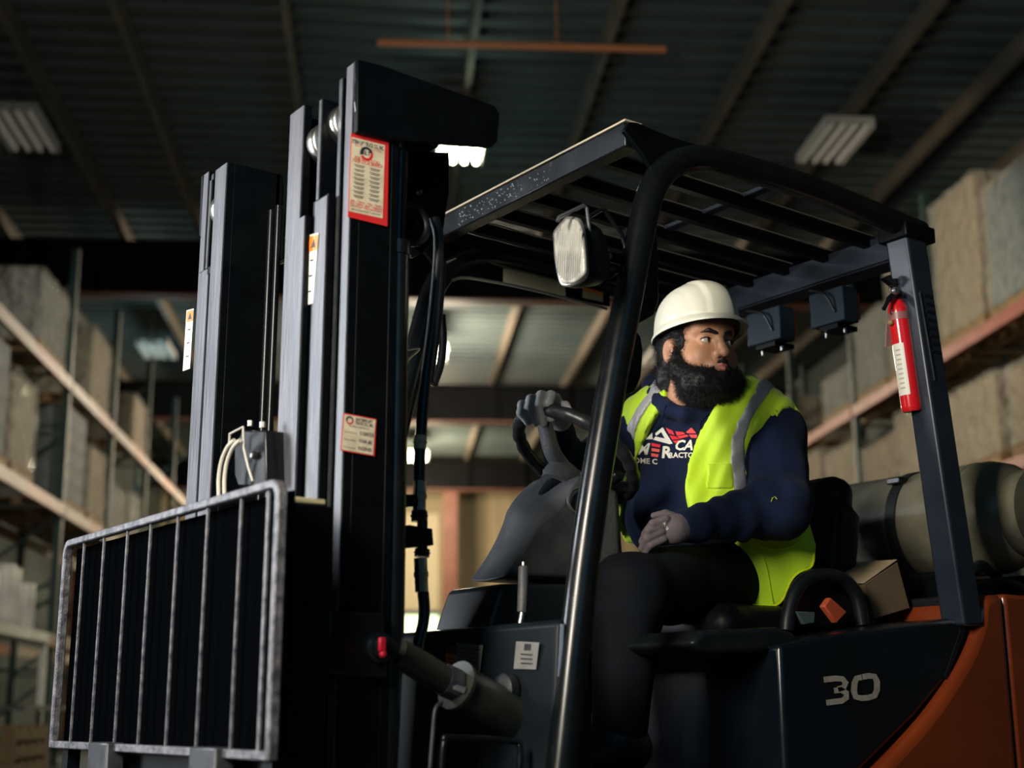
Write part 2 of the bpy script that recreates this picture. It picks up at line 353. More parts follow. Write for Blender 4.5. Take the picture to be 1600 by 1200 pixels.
tc = nd(nt, 'ShaderNodeTexCoord'); nz = nd(nt, 'ShaderNodeTexNoise'); nz.inputs['Scale'].default_value = 7; nz.inputs['Detail'].default_value = 5; bp = nd(nt, 'ShaderNodeBump'); bp.inputs['Strength'].default_value = 1; bp.inputs['Distance'].default_value = .3
nt.links.new(tc.outputs['Object'], nz.inputs[0]); nt.links.new(nz.outputs[0], bp.inputs['Height']); nt.links.new(bp.outputs[0], b.inputs['Normal'])
def filmbox(s0, s1, t0, t1, z0, z1):
    m = MB(); n = 7
    def face(f):
        vs = [f(i/n, j/n) for i in range(n+1) for j in range(n+1)]
        m.add(vs, [(i*(n+1)+j, i*(n+1)+j+1, (i+1)*(n+1)+j+1, (i+1)*(n+1)+j) for i in range(n) for j in range(n)])
    w_ = lambda: random.uniform(-.012, .02)
    face(lambda a, b: hall(s0-w_(), t0+a*(t1-t0), z0+b*(z1-z0))); face(lambda a, b: hall(s1+w_(), t0+a*(t1-t0), z0+b*(z1-z0)))
    face(lambda a, b: hall(s0+a*(s1-s0), t0-w_(), z0+b*(z1-z0))); face(lambda a, b: hall(s0+a*(s1-s0), t1+w_(), z0+b*(z1-z0)))
    face(lambda a, b: hall(s0+a*(s1-s0), t0+b*(t1-t0), z1+w_()))
    return m
def load(s0, s1, t0, t1, z0, z1, m_, nt_, nz_, label, group, wrap=True, ns_=2, jit=.01, pal=True):
    if pal: pallet(s0, s1, t0, t1, z0, 'wooden pallet under the '+label, group+' pallets'); z0 += .128
    th = thing('carton_stack', label, 'cartons', hall((s0+s1)/2, (t0+t1)/2, z0), group)
    for i in range(ns_):
        for j in range(nt_):
            for k in range(nz_):
                a = s0+.03+(s1-s0-.06)*i/ns_; b = t0+.03+(t1-t0-.06)*j/nt_; c = z0+(z1-z0)*k/nz_; r = random.uniform(0, jit)
                m = MB(); hb(m, a+r, a+(s1-s0-.06)/ns_-.006, b+r*.5, b+(t1-t0-.06)/nt_-.008, c+.001, c+(z1-z0)/nz_-.004); obj('carton', m, m_, th)
    if wrap: obj('stretch_wrap', filmbox(s0, s1, t0, t1, z0, z1+.02), film, th)
    return th
A, B = 'loads on the upper beams of the right rack', 'loads on the lower beams of the right rack'
load(6.02, 7.1, 11.45, 12.95, 4.5, 5.85, BLUEB, 2, 4, 'blue wrapped load at the upper right edge of the picture', A)
load(6.02, 7.1, 13.1, 14.3, 4.5, 6.15, CARDL, 2, 4, 'tall clear-wrapped beige load between the rear pillar and the blue load', A)
load(6.02, 7.1, 14.6, 15.8, 4.5, 6.1, CARDL, 2, 3, 'clear-wrapped pale load right behind the red extinguisher', A)
load(6.02, 7.1, 15.95, 17.0, 4.5, 5.55, GREYB, 2, 3, 'silvery wrapped load just left of the red extinguisher', A)
load(6.02, 7.1, 17.3, 18.4, 4.5, 5.1, GREYB, 2, 2, 'low grey wrapped load left of the rack upright', A)
load(6.02, 7.1, 20.1, 21.3, 4.5, 5.3, CARD, 2, 2, 'brown stack farthest along the upper right beams', A)
load(6.02, 7.1, 11.5, 12.75, 3.06, 3.95, CARD, 2, 2, 'brown cartons at the right edge under the blue load', B)
load(6.02, 7.1, 13.0, 14.3, 3.06, 4.0, CARDL, 2, 2, 'tan cartons right of the rear pillar on the lower beam', B)
load(6.02, 7.1, 14.6, 15.75, 3.06, 4.1, CARDL, 2, 2, 'tan cartons above the gas tank, next to the pillar', B)
load(6.02, 7.1, 15.85, 17.0, 3.06, 3.9, CARD, 3, 2, 'brown cartons above the gas tank, left part', B)
load(6.02, 7.1, 17.3, 18.5, 3.06, 4.1, CARDL, 2, 2, 'pale cartons just right of the driver sleeve', B)
load(6.02, 7.1, 18.7, 19.7, 3.06, 4.25, CARD, 2, 2, 'brown cartons behind the driver left shoulder', B)
load(6.02, 7.1, 20.1, 21.4, 3.06, 4.3, CARDL, 2, 2, 'narrow pale cartons right beside the beard, far off', B)
load(6.02, 7.1, 11.5, 12.8, 1.55, 2.4, GREYB, 2, 2, 'dark grey cartons low on the right rack', 'loads low on the right rack')
D_, E_ = 'loads on the middle beams of the left rack', 'loads on the top beams of the left rack'
load(-4.65, -3.58, 12.4, 13.5, 3.0, 4.2, GREYB, 2, 4, 'blue-grey stack at the left edge', D_, wrap=False)
load(-4.65, -3.58, 13.65, 14.5, 3.0, 4.0, CARDL, 1, 2, 'pale brown cartons second from the left edge', D_)
load(-4.65, -3.58, 16.0, 17.1, 3.0, 4.2, GREYB, 2, 5, 'grey layered stack in the middle of the left rack', D_, wrap=False)
load(-4.65, -3.58, 17.25, 18.3, 3.0, 3.95, CARDL, 2, 3, 'pale wrapped stack right of the grey layered one', D_)
load(-4.65, -3.58, 18.7, 19.8, 3.0, 3.7, GREYB, 2, 2, 'low dark wrapped stack above the backrest top bar', D_)
load(-4.65, -3.58, 20.0, 21.0, 3.0, 3.8, GREYB, 2, 2, 'dark wrapped stack nearest the mast on the left rack', D_)
load(-4.65, -3.58, 14.4, 15.6, 4.42, 5.3, GREYB, 2, 2, 'grey stack high on the left rack near the edge', E_)
load(-4.65, -3.58, 17.0, 18.2, 4.42, 5.4, CARDL, 2, 2, 'pale stack high on the left rack', E_)
load(-4.65, -3.58, 20.0, 21.1, 4.42, 5.2, CARDL, 2, 2, 'pale stack high on the left rack next to the mast', E_)
# rolls on the low shelf of the left rack, and one below it
def roll(s, t, z, r, h, label, group):
    th = thing('plastic_roll', label, 'roll', hall(s, t, z), group)
    m = MB(); m.lathe([(r*.97, 0), (r, .01), (r, h-.01), (r*.97, h)], hall(s, t, z), (0, 0, 1), 18); obj('film', m, ROLLW, th, smooth=True)
    m = MB(); m.lathe([(r*.35, h), (r*.35, h+.02)], hall(s, t, z), (0, 0, 1), 12); obj('core', m, CARD, th)
G = 'white rolls standing on the low left shelf'
words = ('at the left edge', 'second from the left edge', 'third from the left edge', 'fourth from the left edge', 'fifth, beside the pale upright', 'sixth, half behind the backrest', 'seventh, behind the backrest')
for i, lb in enumerate(words): roll(-3.78-.05*(i % 2), 12.75+.42*i, 1.58, .12, .62 if i % 3 else .5, 'white plastic roll on the low left shelf, '+lb, G)
for i, wd in enumerate(('first from the left edge', 'second from the left edge', 'third from the left edge', 'fourth from the left edge', 'rightmost')): roll(-4.2, 12.8+.55*i, 1.58, .14, .95, 'tall pale roll in the back row of the low shelf, '+wd, 'tall rolls in the back row of the low left shelf')
roll(-3.75, 12.55, .84, .13, .6, 'white roll below the pale beam at the left edge', 'roll below the low left shelf')
th = thing('work_table', 'pale steel table end with a perforated leg at the left edge', 'table', hall(-3.4, 13.9, 0))
m = MB(); hb(m, -3.52, -3.44, 12.3, 15.1, 1.46, 1.56); obj('table_rail', m, RACKW, th)
for a in (15.04, 12.3):
    m = MB(); hb(m, -3.52, -3.46, a, a+.08, 0, 1.46)
    for k in range(12): hb(m, -3.53, -3.52, a+.02, a+.06, .3+k*.09, .34+k*.09)
    obj('leg', m, RACKW, th)
m = MB(); hb(m, -3.52, -3.0, 12.4, 15.0, .78, .82); obj('shelf', m, GREYB, th)
# low pallets at the bottom left
for k, wd in enumerate(('lowest', 'second from the floor', 'middle one', 'second from the top', 'topmost')): pallet(-4.2, -2.72, 11.0, 12.1, .02+.13*k, 'rough wooden pallet, '+wd+' of the pile at the bottom left', 'pile of pallets at the bottom left')
th = thing('wrapped_bundle', 'white plastic-wrapped bundle low behind the load backrest', 'bundle', hall(-2.1, 11.6, 0))
m = MB(); hb(m, -2.4, -1.75, 11.2, 12, 0, .42); obj('bundle', m, ROLLW, th, bevel=.05); obj('stretch_wrap', filmbox(-2.43, -1.72, 11.17, 12.03, 0, .44), film, th)
# ================================================================== the forklift
FK = thing('forklift', 'dark counterbalance forklift with orange counterweight and black three-stage mast', 'forklift', (1.3, -.02, 0))
MX = .0914; TH = math.radians(.588)
def M(x, y, z): return np.array([MX+x*math.cos(TH)+z*math.sin(TH), y, z*math.cos(TH)-x*math.sin(TH)])
def mbox(mb, x0, x1, y0, y1, z0, z1, mi=0):
    p = [M(x, y, z) for x in (x0, x1) for y in (y0, y1) for z in (z0, z1)]
    return mb.add(p, [(0, 1, 3, 2), (4, 6, 7, 5), (0, 4, 5, 1), (2, 3, 7, 6), (0, 2, 6, 4), (1, 5, 7, 3)], mi)
ZB = .12
def side(far):                                        # y of the near side or its mirror
    return (lambda y: -.034-y) if far else (lambda y: y)
for far in (0, 1):
    Y = side(far); w = 'far' if far else 'near'
    # outer rail: two-edged front flange, deep web, rear flange
    m = MB(); mbox(m, .035, .055, Y(-.408), Y(-.378), ZB, 2.128); mbox(m, .055, .13, Y(-.408), Y(-.392), ZB, 2.128); mbox(m, .13, .148, Y(-.41), Y(-.35), ZB, 2.128); mbox(m, .035, .05, Y(-.36), Y(-.344), ZB, 2.112); mbox(m, .05, .06, Y(-.376), Y(-.344), ZB, 2.112)
    r = obj('outer_rail', m, BLACK, FK, bevel=.001)
    m = MB(); mbox(m, .0325, .0352, Y(-.407), Y(-.379), ZB, 2.126); obj('worn_face', m, RAIL, r, label='scuffed silver front face')
    m = MB(); mbox(m, .033, .0352, Y(-.359), Y(-.346), ZB, 2.110); obj('worn_face', m, RAILD, r)
    # middle rail
    m = MB(); mbox(m, .012, .16, Y(-.312), Y(-.300), ZB, 2.075); mbox(m, .012, .028, Y(-.352), Y(-.284), ZB, 1.845); mbox(m, .14, .16, Y(-.33), Y(-.26), ZB, 2.0)
    r = obj('middle_rail', m, BLACK, FK, bevel=.001)
    m = MB(); mbox(m, .0095, .0122, Y(-.350), Y(-.297), ZB, 1.84); obj('worn_face', m, RAIL, r, label='scuffed silver front face')
    m = MB(); mbox(m, .0095, .0122, Y(-.3115), Y(-.3005), 1.843, 2.073); obj('thin_edge', m, RAILD, r)
    # inner rail
    m = MB(); mbox(m, 0, .018, Y(-.252), Y(-.184), ZB, 2.08); mbox(m, .018, .14, Y(-.196), Y(-.184), ZB, 2.08); mbox(m, .13, .148, Y(-.25), Y(-.184), ZB, 2.08)
    r = obj('inner_rail', m, BLACK, FK, bevel=.001)
    m = MB(); mbox(m, -.0025, .0002, Y(-.250), Y(-.186), ZB, 2.078); obj('worn_face', m, RAIL, r, label='scuffed silver front face')
    m = MB(); mbox(m, -.004, .012, Y(-.282), Y(-.2535), ZB, 1.815); g = obj('carriage_runner', m, BLACK, FK, bevel=.002)
    m = MB(); mbox(m, -.0062, -.0039, Y(-.2805), Y(-.255), ZB, 1.812); obj('worn_face', m, RAIL, g)
    for y, z, x in ((-.274, 1.99, .05), (-.328, 2.02, .07)):
        m = MB(); m.lathe([(.015, -.018), (.044, -.018), (.048, -.013), (.048, .013), (.044, .018), (.015, .018)], M(x, Y(y), z), (0, 1, 0), 28)
        r = obj('mast_roller', m, STEEL, FK, smooth=True); m = MB(); m.lathe([(.012, -.024), (.012, .024)], M(x, Y(y), z), (0, 1, 0), 10); obj('axle', m, BLACK, r)
# top tie: long side plates welded to the outer rails and a beam across
for far in (0, 1):
    yy = -.425 if not far else .375
    q = [PY(a, b, -.41) for a, b in ((553, 96), (590, 105), (752, 163), (768, 169), (775, 182), (772, 224), (763, 233), (745, 231), (606, 222), (552, 210))]
    q = [np.array([p[0], yy, p[2]]) for p in q]; m = MB(); m.prism(q, (0, .016, 0)); o = obj('top_tie_plate', m, BLACK, FK, bevel=.003)
m = MB(); m.span((.26, -.409, 1.985), (.36, .375, 2.0)); m.span((.35, -.409, 1.985), (.36, .375, 2.10)); obj('top_cross_beam', m, BLACKG, FK, bevel=.003)
m = MB(); m.tube([PY(a, b, -.418) for a, b in ((556, 97), (557, 130), (556, 160), (559, 190))], .004, 6); obj('weld_bead', m, BLACKG, FK)
m = MB(); mbox(m, .15, .17, -.30, .27, 1.2, 1.3); obj('mast_cross_tie', m, BLACKG, FK, bevel=.003)
m = MB(); mbox(m, .15, .17, -.30, .27, 1.86, 2.06); obj('mast_cross_tie', m, BLACKG, FK, bevel=.003)
m = MB(); mbox(m, .15, .17, -.30, .27, .5, .9); obj('mast_cross_tie', m, BLACK, FK, bevel=.003)
for y in (.15, .11):
    m = MB(); m.tube([M(.12, y, .6), M(.12, y, 1.98)], .009, 8); obj('lift_chain_rod', m, BLACKG, FK, smooth=True)
# lift cylinders behind each rail
for yy in (-.385, .35):
    m = MB(); m.tube([PY(612, 985, -.385)*[1, 0, 1]+[0, yy, 0], PY(621, 400, -.385)*[1, 0, 1]+[0, yy, 0]], .0255, 20); m.lathe([(.029, 0), (.029, .03)], PY(621, 400, -.385)*[1, 0, 1]+[0, yy, 0], (0, 0, 1), 20)
    m.tube([PY(612, 985, -.385)*[1, 0, 1]+[0, yy, 0], (.24, yy, .3)], .0255, 20)
    c = obj('lift_cylinder', m, TUBE, FK, smooth=True)
    m = MB(); m.tube([PY(621, 400, -.385)*[1, 0, 1]+[0, yy, 0], PY(626, 235, -.385)*[1, 0, 1]+[0, yy, 0]], .016, 14); obj('piston_rod', m, TUBE, c, smooth=True)
# sheave, its plate, and the hydraulic hose run
m = MB(); m.prism([PY(a, b, -.27) for a, b in ((648, 236), (702, 238), (702, 300), (692, 366), (660, 396), (640, 380), (640, 260))], (0, .05, 0)); obj('sheave_bracket', m, BLACK, FK, bevel=.003)
c0 = PY(641, 350, -.36)
m = MB(); m.tube([c0+np.array([math.cos(a), 0, math.sin(a)])*.042 for a in np.linspace(0, 2*math.pi, 29)[:-1]], .0095, 10, closed=True); s = obj('hose_sheave', m, PLASTB, FK, smooth=True)
m = MB(); m.lathe([(.036, -.004), (.036, .004)], c0, (0, 1, 0), 24); m.lathe([(.012, -.016), (.012, .016)], c0, (0, 1, 0), 12); obj('hub', m, BLACK, s)
m = MB(); m.lathe([(.006, -.01), (.006, 0), (.004, .004)], PY(657, 300, -.31), (0, -1, 0), 6); obj('bolt', m, STEEL, FK)
def hose(pts, yy, r, m_=None, name='hydraulic_hose', n=10, lab=None):
    q = MB(); q.tube(smooth_path([PY(a, b, yy) for a, b in pts], 7), r, n); return obj(name, q, m_ or HOSE, FK, smooth=True, label=lab)
h1 = hose([(678, 340), (685, 372), (683, 430), (674, 520), (664, 600), (657, 690), (655, 755)], -.33, .0125)
hose([(661, 925), (663, 950), (661, 975), (655, 1000), (650, 1030)], -.33, .0125)
hose([(660, 800), (660, 870)], -.33, .0115)
hose([(693, 410), (690, 460), (684, 520), (672, 600)], -.25, .007, name='thin_hose')
def fit(a, b, r, m_, nm='hose_fitting', lab=None):
    A = PY(*a, -.33); Bq = PY(*b, -.33); L = np.linalg.norm(Bq-A); q = MB(); q.lathe([(r, 0), (r, L*.42), (r*1.12, L*.45), (r*1.12, L*.58), (r, L*.61), (r, L)], A, Bq-A, 14)
    return obj(nm, q, m_, FK, label=lab)
fit((659, 925), (657, 872), .014, STEEL); fit((655, 800), (656, 752), .014, STEEL); fit((656, 702), (657, 681), .0135, PAPER, 'hose_tape', 'cream tape band round the hose')
fit((655, 815), (655, 798), .017, BLACKG, 'hose_nut'); fit((659, 870), (660, 858), .016, BLACKG, 'hose_nut')
def plate(name, pts, yy, th, m_, parent=FK, bevel=.002, **k):
    q = MB(); q.prism([PY(a, b, yy) for a, b in pts], (0, th, 0)); return obj(name, q, m_, parent, bevel=bevel, **k)
plate('hose_clamp', ((598, 826), (640, 820), (676, 826), (678, 852), (640, 856), (598, 860)), -.35, .04, BLACKG)
plate('hose_clamp', ((596, 770), (660, 773), (660, 790), (596, 796)), -.34, .03, BLACKG)
for a, b in ((622, 846), (622, 832)):
    m = MB(); m.lathe([(.007, 0), (.007, .006)], PY(a, b, -.352), (0, -1, 0), 6); obj('bolt', m, RAILD, FK)
m = MB(); m.tube(smooth_path([PY(a, b, .40) for a, b in ((690, 492), (692, 530), (688, 570), (678, 600))]), .012, 8); obj('far_mirror_edge', m, PLASTB, FK, smooth=True)
m = MB(); m.tube(smooth_path([PY(a, b, .2) for a, b in ((632, 548), (655, 545), (640, 560), (632, 575))]), .003, 6); obj('cable', m, STEEL, FK)
# lower mast bracket, clevis and tilt cylinder
plate('mast_bracket', ((514, 954), (600, 958), (606, 1060), (512, 1052)), -.43, .03, BLACKG, bevel=.004)
p0 = PY(585, 1012, -.47); p1 = PY(612, 1012, -.40)
m = MB(); m.lathe([(.030, 0), (.030, .012), (.024, .016), (.024, .03), (.016, .034), (.016, .05)], PY(590, 1012, -.43), (0, -1, 0), 20); obj('pivot_pin', m, BLACKG, FK, smooth=True)
m = MB(); m.box(PY(597, 1007, -.49), (.014, .008, .026)); m.lathe([(.007, 0), (.008, .004), (.005, .01)], PY(597, 1022, -.485), (0, -1, 0), 12); obj('pivot_cap', m, mat('red_cap', (.35, .006, .02), .35), FK, bevel=.002, label='small red cap')
a, b, c, d = PY(618, 1018, -.40), PY(693, 1062, -.37), PY(712, 1070, -.37), PY(850, 1145, -.33)
GRN = mat('greasy_green_black', (.012, .016, .013), .4, c2=(.022, .028, .02), scale=14)
m = MB(); m.tube([a, b], .030, 20); t_ = obj('tilt_cylinder', m, GRN, FK, smooth=True)
m = MB(); m.tube([b, c], .034, 8); obj('collar', m, RAILD, t_); m = MB(); m.tube([c, c+(d-c)*.03, c+(d-c)*.035, d], [.052, .052, .046, .046], 22); obj('barrel', m, GRN, t_, smooth=True)
m = MB(); m.tube([b+(b-a)*.02+[0, -.02, -.01], c+[0, -.035, -.012]], .008, 8); obj('port', m, STEEL, t_)
hose([(672, 1200), (676, 1150), (680, 1110), (690, 1096)], -.40, .005, RAILD, 'brake_line')
hose([(690, 1200), (694, 1160), (705, 1152), (800, 1158), (812, 1168), (812, 1200)], -.44, .007, BLACKG, 'step_handle')
# load backrest
BX = -.163; by0, by1, bz0, bz1 = -.5504, .6385, .6992, 1.1962
def rrect(inset, R, x, n=6):
    y0, y1, z0, z1 = by0+inset, by1-inset, bz0+inset, bz1-inset; P = []
    for cy, cz, a0 in ((y1-R, z1-R, 0), (y0+R, z1-R, 90), (y0+R, z0+.004, 180), (y1-R, z0+.004, 270)):
        rr = R if a0 < 180 else .004
        cy2 = cy if a0 < 180 else (y0+rr if a0 == 180 else y1-rr)
        for k in range(n+1):
            a = math.radians(a0+90*k/n); P.append(M(x, cy2+rr*math.cos(a), cz+rr*math.sin(a)))
    return P
def frame_mesh(R, wd, dp):
    o_, i_ = rrect(0, R, BX-dp/2), rrect(wd, max(R-wd, .004), BX-dp/2); n = len(o_); off = M(BX+dp/2, 0, 0)-M(BX-dp/2, 0, 0)
    v = o_+i_+[p+off for p in o_]+[p+off for p in i_]; f = []
    for k in range(n):
        l = (k+1) % n; f += [(k, l, n+l, n+k), (2*n+k, 3*n+k, 3*n+l, 2*n+l), (k, 2*n+k, 2*n+l, l), (n+k, n+l, 3*n+l, 3*n+k)]
    return MB().add(v, f)
LB = obj('load_backrest', frame_mesh(.035, .017, .02), CAGE, FK, bevel=.003)
for k, px in enumerate((131.7, 163, 199.6, 236, 278.8, 325.8, 378.8, 422)):
    y = PX(px, 950, MX+BX+.02)[1]
    m = MB(); w_ = .0048 if k < 7 else .009; mbox(m, BX-.004, BX+.002, y-w_/2, y+w_/2, bz0+.015, bz1-.017); obj('upright_bar', m, CAGE, LB, bevel=.0012)
m = MB(); mbox(m, BX+.022, BX+.03, by0+.012, by1-.012, bz0+.01, bz1-.02); obj('back_panel', m, mat('matt_black_panel', (.0012, .0016, .0022), .9, spec=0), LB, label='matt black sheet behind the bars')
m = MB(); mbox(m, -.12, -.02, -.47, -.345, .1, 1.165); obj('carriage_side', m, BLACK, FK, bevel=.004)
m = MB(); mbox(m, -.118, -.03, -.466, -.35, 1.165, 1.178); obj('wear_pad', m, mat('brass_pad', (.42, .36, .2), .5), FK, bevel=.004, label='yellowish wear pad')
for z in (.12, .60):
    m = MB(); mbox(m, -.13, -.08, -.5, .47, z, z+.1); obj('carriage_bar', m, BLACK, FK, bevel=.005)
for y in (-.3, .26):
    m = MB(); m.prism([(MX-.18, y-.06, .72), (MX-.14, y-.06, .72), (MX-.14, y-.06, .075), (MX-1.15, y-.06, .05), (MX-1.15, y-.06, .06), (MX-.25, y-.06, .115), (MX-.18, y-.06, .17)], (0, .12, 0)); obj('fork', m, RAILD, FK, bevel=.004)
m = MB(); mbox(m, -.15, -.12, .56, .60, .25, .71); obj('backrest_stay', m, BLACK, FK); m = MB(); mbox(m, -.15, -.12, -.52, -.48, .25, .71); obj('backrest_stay', m, BLACK, FK)
# valve bracket and cream hoses between the rails
q = MB(); q.prism([PX(a, b, .06) for a, b in ((378, 672), (414, 672), (416, 760), (372, 760), (366, 742), (366, 700))], (.06, 0, 0)); o = obj('hose_bracket', q, BLACKG, FK, bevel=.004)
q = MB(); q.lathe([(.009, 0), (.009, .01), (.005, .012)], PX(400, 712, .058), (-1, 0, 0), 6); obj('nut', q, STEEL, o)
for a, b in ((391, 666), (410, 668)): q = MB(); q.lathe([(.006, 0), (.006, .012)], PX(a, b, .07), (0, 0, 1), 6); obj('bolt', q, STEEL, o)
CREAM = mat('cream_hose', (.5, .46, .38), .5)
for d in (0, 9):
    q = MB(); q.tube(smooth_path([PX(a+d, b, .02) for a, b in ((366, 688), (355, 700), (346, 722), (342, 748), (342, 775))]), .0048, 8); obj('cream_hose', q, CREAM, FK, smooth=True)
q = MB(); q.tube([PX(a, b, .03) for a, b in ((358, 700), (359, 678), (380, 667), (381, 700), (388, 730), (395, 752))], .0025, 6); obj('wire_guard', q, CREAM, FK)
# ------------------------------------------------------------------ overhead guard
TP = [(878, 1196), (910, 900), (941, 690), (962, 570), (979, 480), (1000, 370), (1012, 316), (1029, 278), (1054, 256), (1086, 248), (1130, 254), (1250, 289), (1340, 324), (1437, 364)]
TPW = [PY(a, b, -.5) for a, b in TP]; TPW[0:0] = [TPW[0]+(TPW[0]-TPW[1])*.6]
for yy in (-.5, .45):
    m = MB(); m.tube(smooth_path([np.array([p[0], yy, p[2]]) for p in TPW], 6), .0335, 24)
    obj('guard_side_tube', m, TUBE, FK, smooth=True)
m = MB(); m.beam((.868, -.47, 2.112), (.868, .425, 2.112), .045, .062); o = obj('guard_front_bar', m, BLACKG, FK, bevel=.004)
m = MB(); m.span((.842, -.475, 2.143), (.894, .43, 2.148)); obj('top_edge', m, mat('painted_lit_top', (.42, .36, .26), .6), o, label='tan top edge with light painted in')  # tan colour paints the light along the bar's top
rs = np.random.RandomState(4); m = MB()
for k in range(90):
    y = rs.uniform(-.2, .25); z = rs.uniform(2.09, 2.135); r = rs.uniform(.0012, .0028); m.lathe([(r*.4, 0), (r, r*.2), (r*.4, r)], (.8455, y, z), (-1, 0, 0), 5)
d = obj('water_drops', m, mat('water_drop', (.7, .8, .9), .1, trans=.6), o); d['kind'] = 'stuff'
for yy in (-.5, .44):
    q = [PY(a, b, -.5) for a, b in ((975, 203), (984, 190), (996, 191), (1050, 214), (1092, 226), (1060, 240), (1022, 268), (1004, 240))]
    m = MB(); m.prism([np.array([p[0], yy, p[2]]) for p in q], (0, .014, 0)); obj('corner_gusset', m, BLACK, FK, bevel=.003)
for y in (-.345, -.19, -.035, .115, .25, .35):
    m = MB(); m.beam((.88, y, 2.098), (1.875, y, 2.066), .026, .034); o = obj('roof_slat', m, BLACK, FK, bevel=.003)
    m = MB(); m.beam((.89, y-.0125, 2.1165), (1.86, y-.0125, 2.0855), .003, .003); obj('thin_edge', m, JOIST, o)  # thin tan strip on the slat's near top edge
m = MB(); m.beam((1.36, -.47, 2.10), (1.36, .42, 2.10), .03, .012); obj('roof_stiffener', m, GUN, FK, bevel=.002)
m = MB(); m.beam((1.855, -.46, 2.035), (1.855, .42, 2.035), .02, .075); m.beam((1.895, -.46, 2.0), (1.895, .42, 2.0), .08, .012); o = obj('guard_rear_bar', m, GUN, FK, bevel=.003)
for far, yy in ((0, -.53), (1, .42)):
    a = np.array([1.784, yy, 2.05]); b = np.array([1.905, yy, .985]); c = np.array([1.868, yy, 2.05]); d = np.array([1.985, yy, .985])
    m = MB(); m.prism([a, c, d, b], (0, .075, 0)); o = obj('guard_rear_pillar', m, mat('pillar_blue_black', (.012, .018, .030), .36, c2=(.018, .025, .04), scale=6), FK, bevel=.008, seg=3)
    if not far:
        for k in range(8): q = MB(); z = 1.86-k*.022; x = 1.845+(2.05-z)*.113; q.span((x-.026, -.5315, z), (x+.008, -.5295, z+.008)); obj('vent_slot', q, PLASTB, o)
        q = MB(); q.beam((1.822, -.5315, 1.87), (1.857, -.5315, 1.63), .004, .003); obj('edge_strip', q, RAILD, o)
m = MB(); m.span((1.775, -.54, 2.02), (1.90, -.44, 2.065)); obj('pillar_cap_joint', m, BLACK, FK, bevel=.006)
# tail lights under the rear bar
for y0, y1, nm in ((-.10, -.23, 0), (.16, .02, 1)):
    m = MB(); m.span((1.865, y1, 1.87), (1.93, y0, 1.975)); o = obj('tail_light', m, mat('lamp_box_blue_grey', (.008, .018, .03), .5, c2=(.014, .028, .042), spec=.25, scale=8), FK, bevel=.004)
    m = MB(); m.span((1.93, y1+.01, 1.885), (1.952, y0-.01, 1.965)); obj('lens', m, mat('amber_lens', (.7, .16, .03), .25), o, bevel=.004, label='amber lens')
    m = MB(); m.span((1.87, y1+.03, 1.855), (1.955, y0-.03, 1.868)); obj('bracket', m, BLACK, o)
    for yy in (y0-.03, y1+.03): m = MB(); m.lathe([(.005, 0), (.005, .014)], (1.90, yy, 1.842), (0, 0, 1), 6); obj('bolt', m, STEEL, o)
    m = MB(); m.tube(smooth_path([(1.862, y1+.03, 1.9), (1.85, y1+.05, 1.95), (1.858, y0-.04, 1.975), (1.87, y0, 1.99)]), .004, 6); obj('cable', m, RUBBER, o)
# headlight with wire guard
o_ = PY(906, 390, -.53)
def HL(px, py, x): return PX(px, py, x)
hx = o_[0]-.03
lens0 = [(884, 338), (899, 339), (906, 350), (911, 375), (914, 420), (910, 434), (897, 444), (879, 447), (872, 436), (866, 405), (864, 375), (865, 360)]
lens = [tuple(p) for p in smooth_path([np.array(q, float) for q in lens0+[lens0[0]]], 3)[:-1]]
m = MB(); m.prism([HL(a, b, hx) for a, b in lens], (.012, 0, 0)); hl = obj('headlight_rim', m, mat('lamp_rim_chrome', (.6, .58, .55), .3, .8), FK, bevel=.003)
cen = np.mean(lens, 0); GL = mat('headlight_glass', (.50, .49, .45), .18, c2=(.26, .25, .23), scale=14, bump=1, bscale=30, stretch=(1, 3, 1))
m = MB(); m.prism([HL(*(cen+(np.array(p)-cen)*.93), hx-.006) for p in lens], (.01, 0, 0)); obj('lens', m, GL, hl, bevel=.003, label='ribbed clear lens')
for k in range(11):
    a = -1+2*(k+.5)/11; q = MB(); c1 = cen+np.array([20*a*.93, 0]); hgt = 44*math.sqrt(max(.05, 1-a*a*.55)); q.tube([HL(c1[0]+3, c1[1]-hgt, hx-.0065), HL(c1[0]-1, c1[1]+hgt, hx-.0065)], .0018, 5); obj('lens_rib', q, GL, hl)
m = MB(); R_ = [(1, 0), (1, .03), (.86, .07), (.5, .095)]; base = [HL(a, b, hx+.012) for a, b in lens]; cc = np.mean(base, 0); vs = []; n = len(base)
for s_, dx in R_: vs += [cc+(p-cc)*s_+np.array([dx, 0, 0]) for p in base]
m.add(vs, [(i*n+k, i*n+(k+1) % n, (i+1)*n+(k+1) % n, (i+1)*n+k) for i in range(3) for k in range(n)]+[tuple(range(3*n, 4*n)), tuple(range(n))]); obj('lamp_housing', m, PLASTB, hl, smooth=True)
CH = mat('guard_wire_steel', (.30, .31, .34), .3, .8)
m = MB(); m.tube([PY(a, b, -.555) for a, b in ((871, 346), (873, 340), (912, 321), (917, 325), (923, 380), (927, 428), (930, 433))], .0042, 8); obj('wire_guard', m, CH, FK, smooth=True)
m = MB(); m.tube([PY(a, b, -.49) for a, b in ((922, 338), (938, 328), (945, 328), (950, 336), (972, 366), (976, 384), (978, 408), (968, 420), (952, 433), (930, 431))], .005, 8); obj('wire_guard', m, BLACKG, FK, smooth=True)
m = MB(); m.tube([PY(a, b, -.5) for a, b in ((930, 396), (950, 400), (985, 412))], .012, 8); obj('lamp_bracket', m, BLACK, FK, smooth=True)
m = MB(); m.lathe([(.008, 0), (.008, .01)], PY(948, 401, -.515), (0, -1, 0), 6); obj('bolt', m, STEEL, FK)
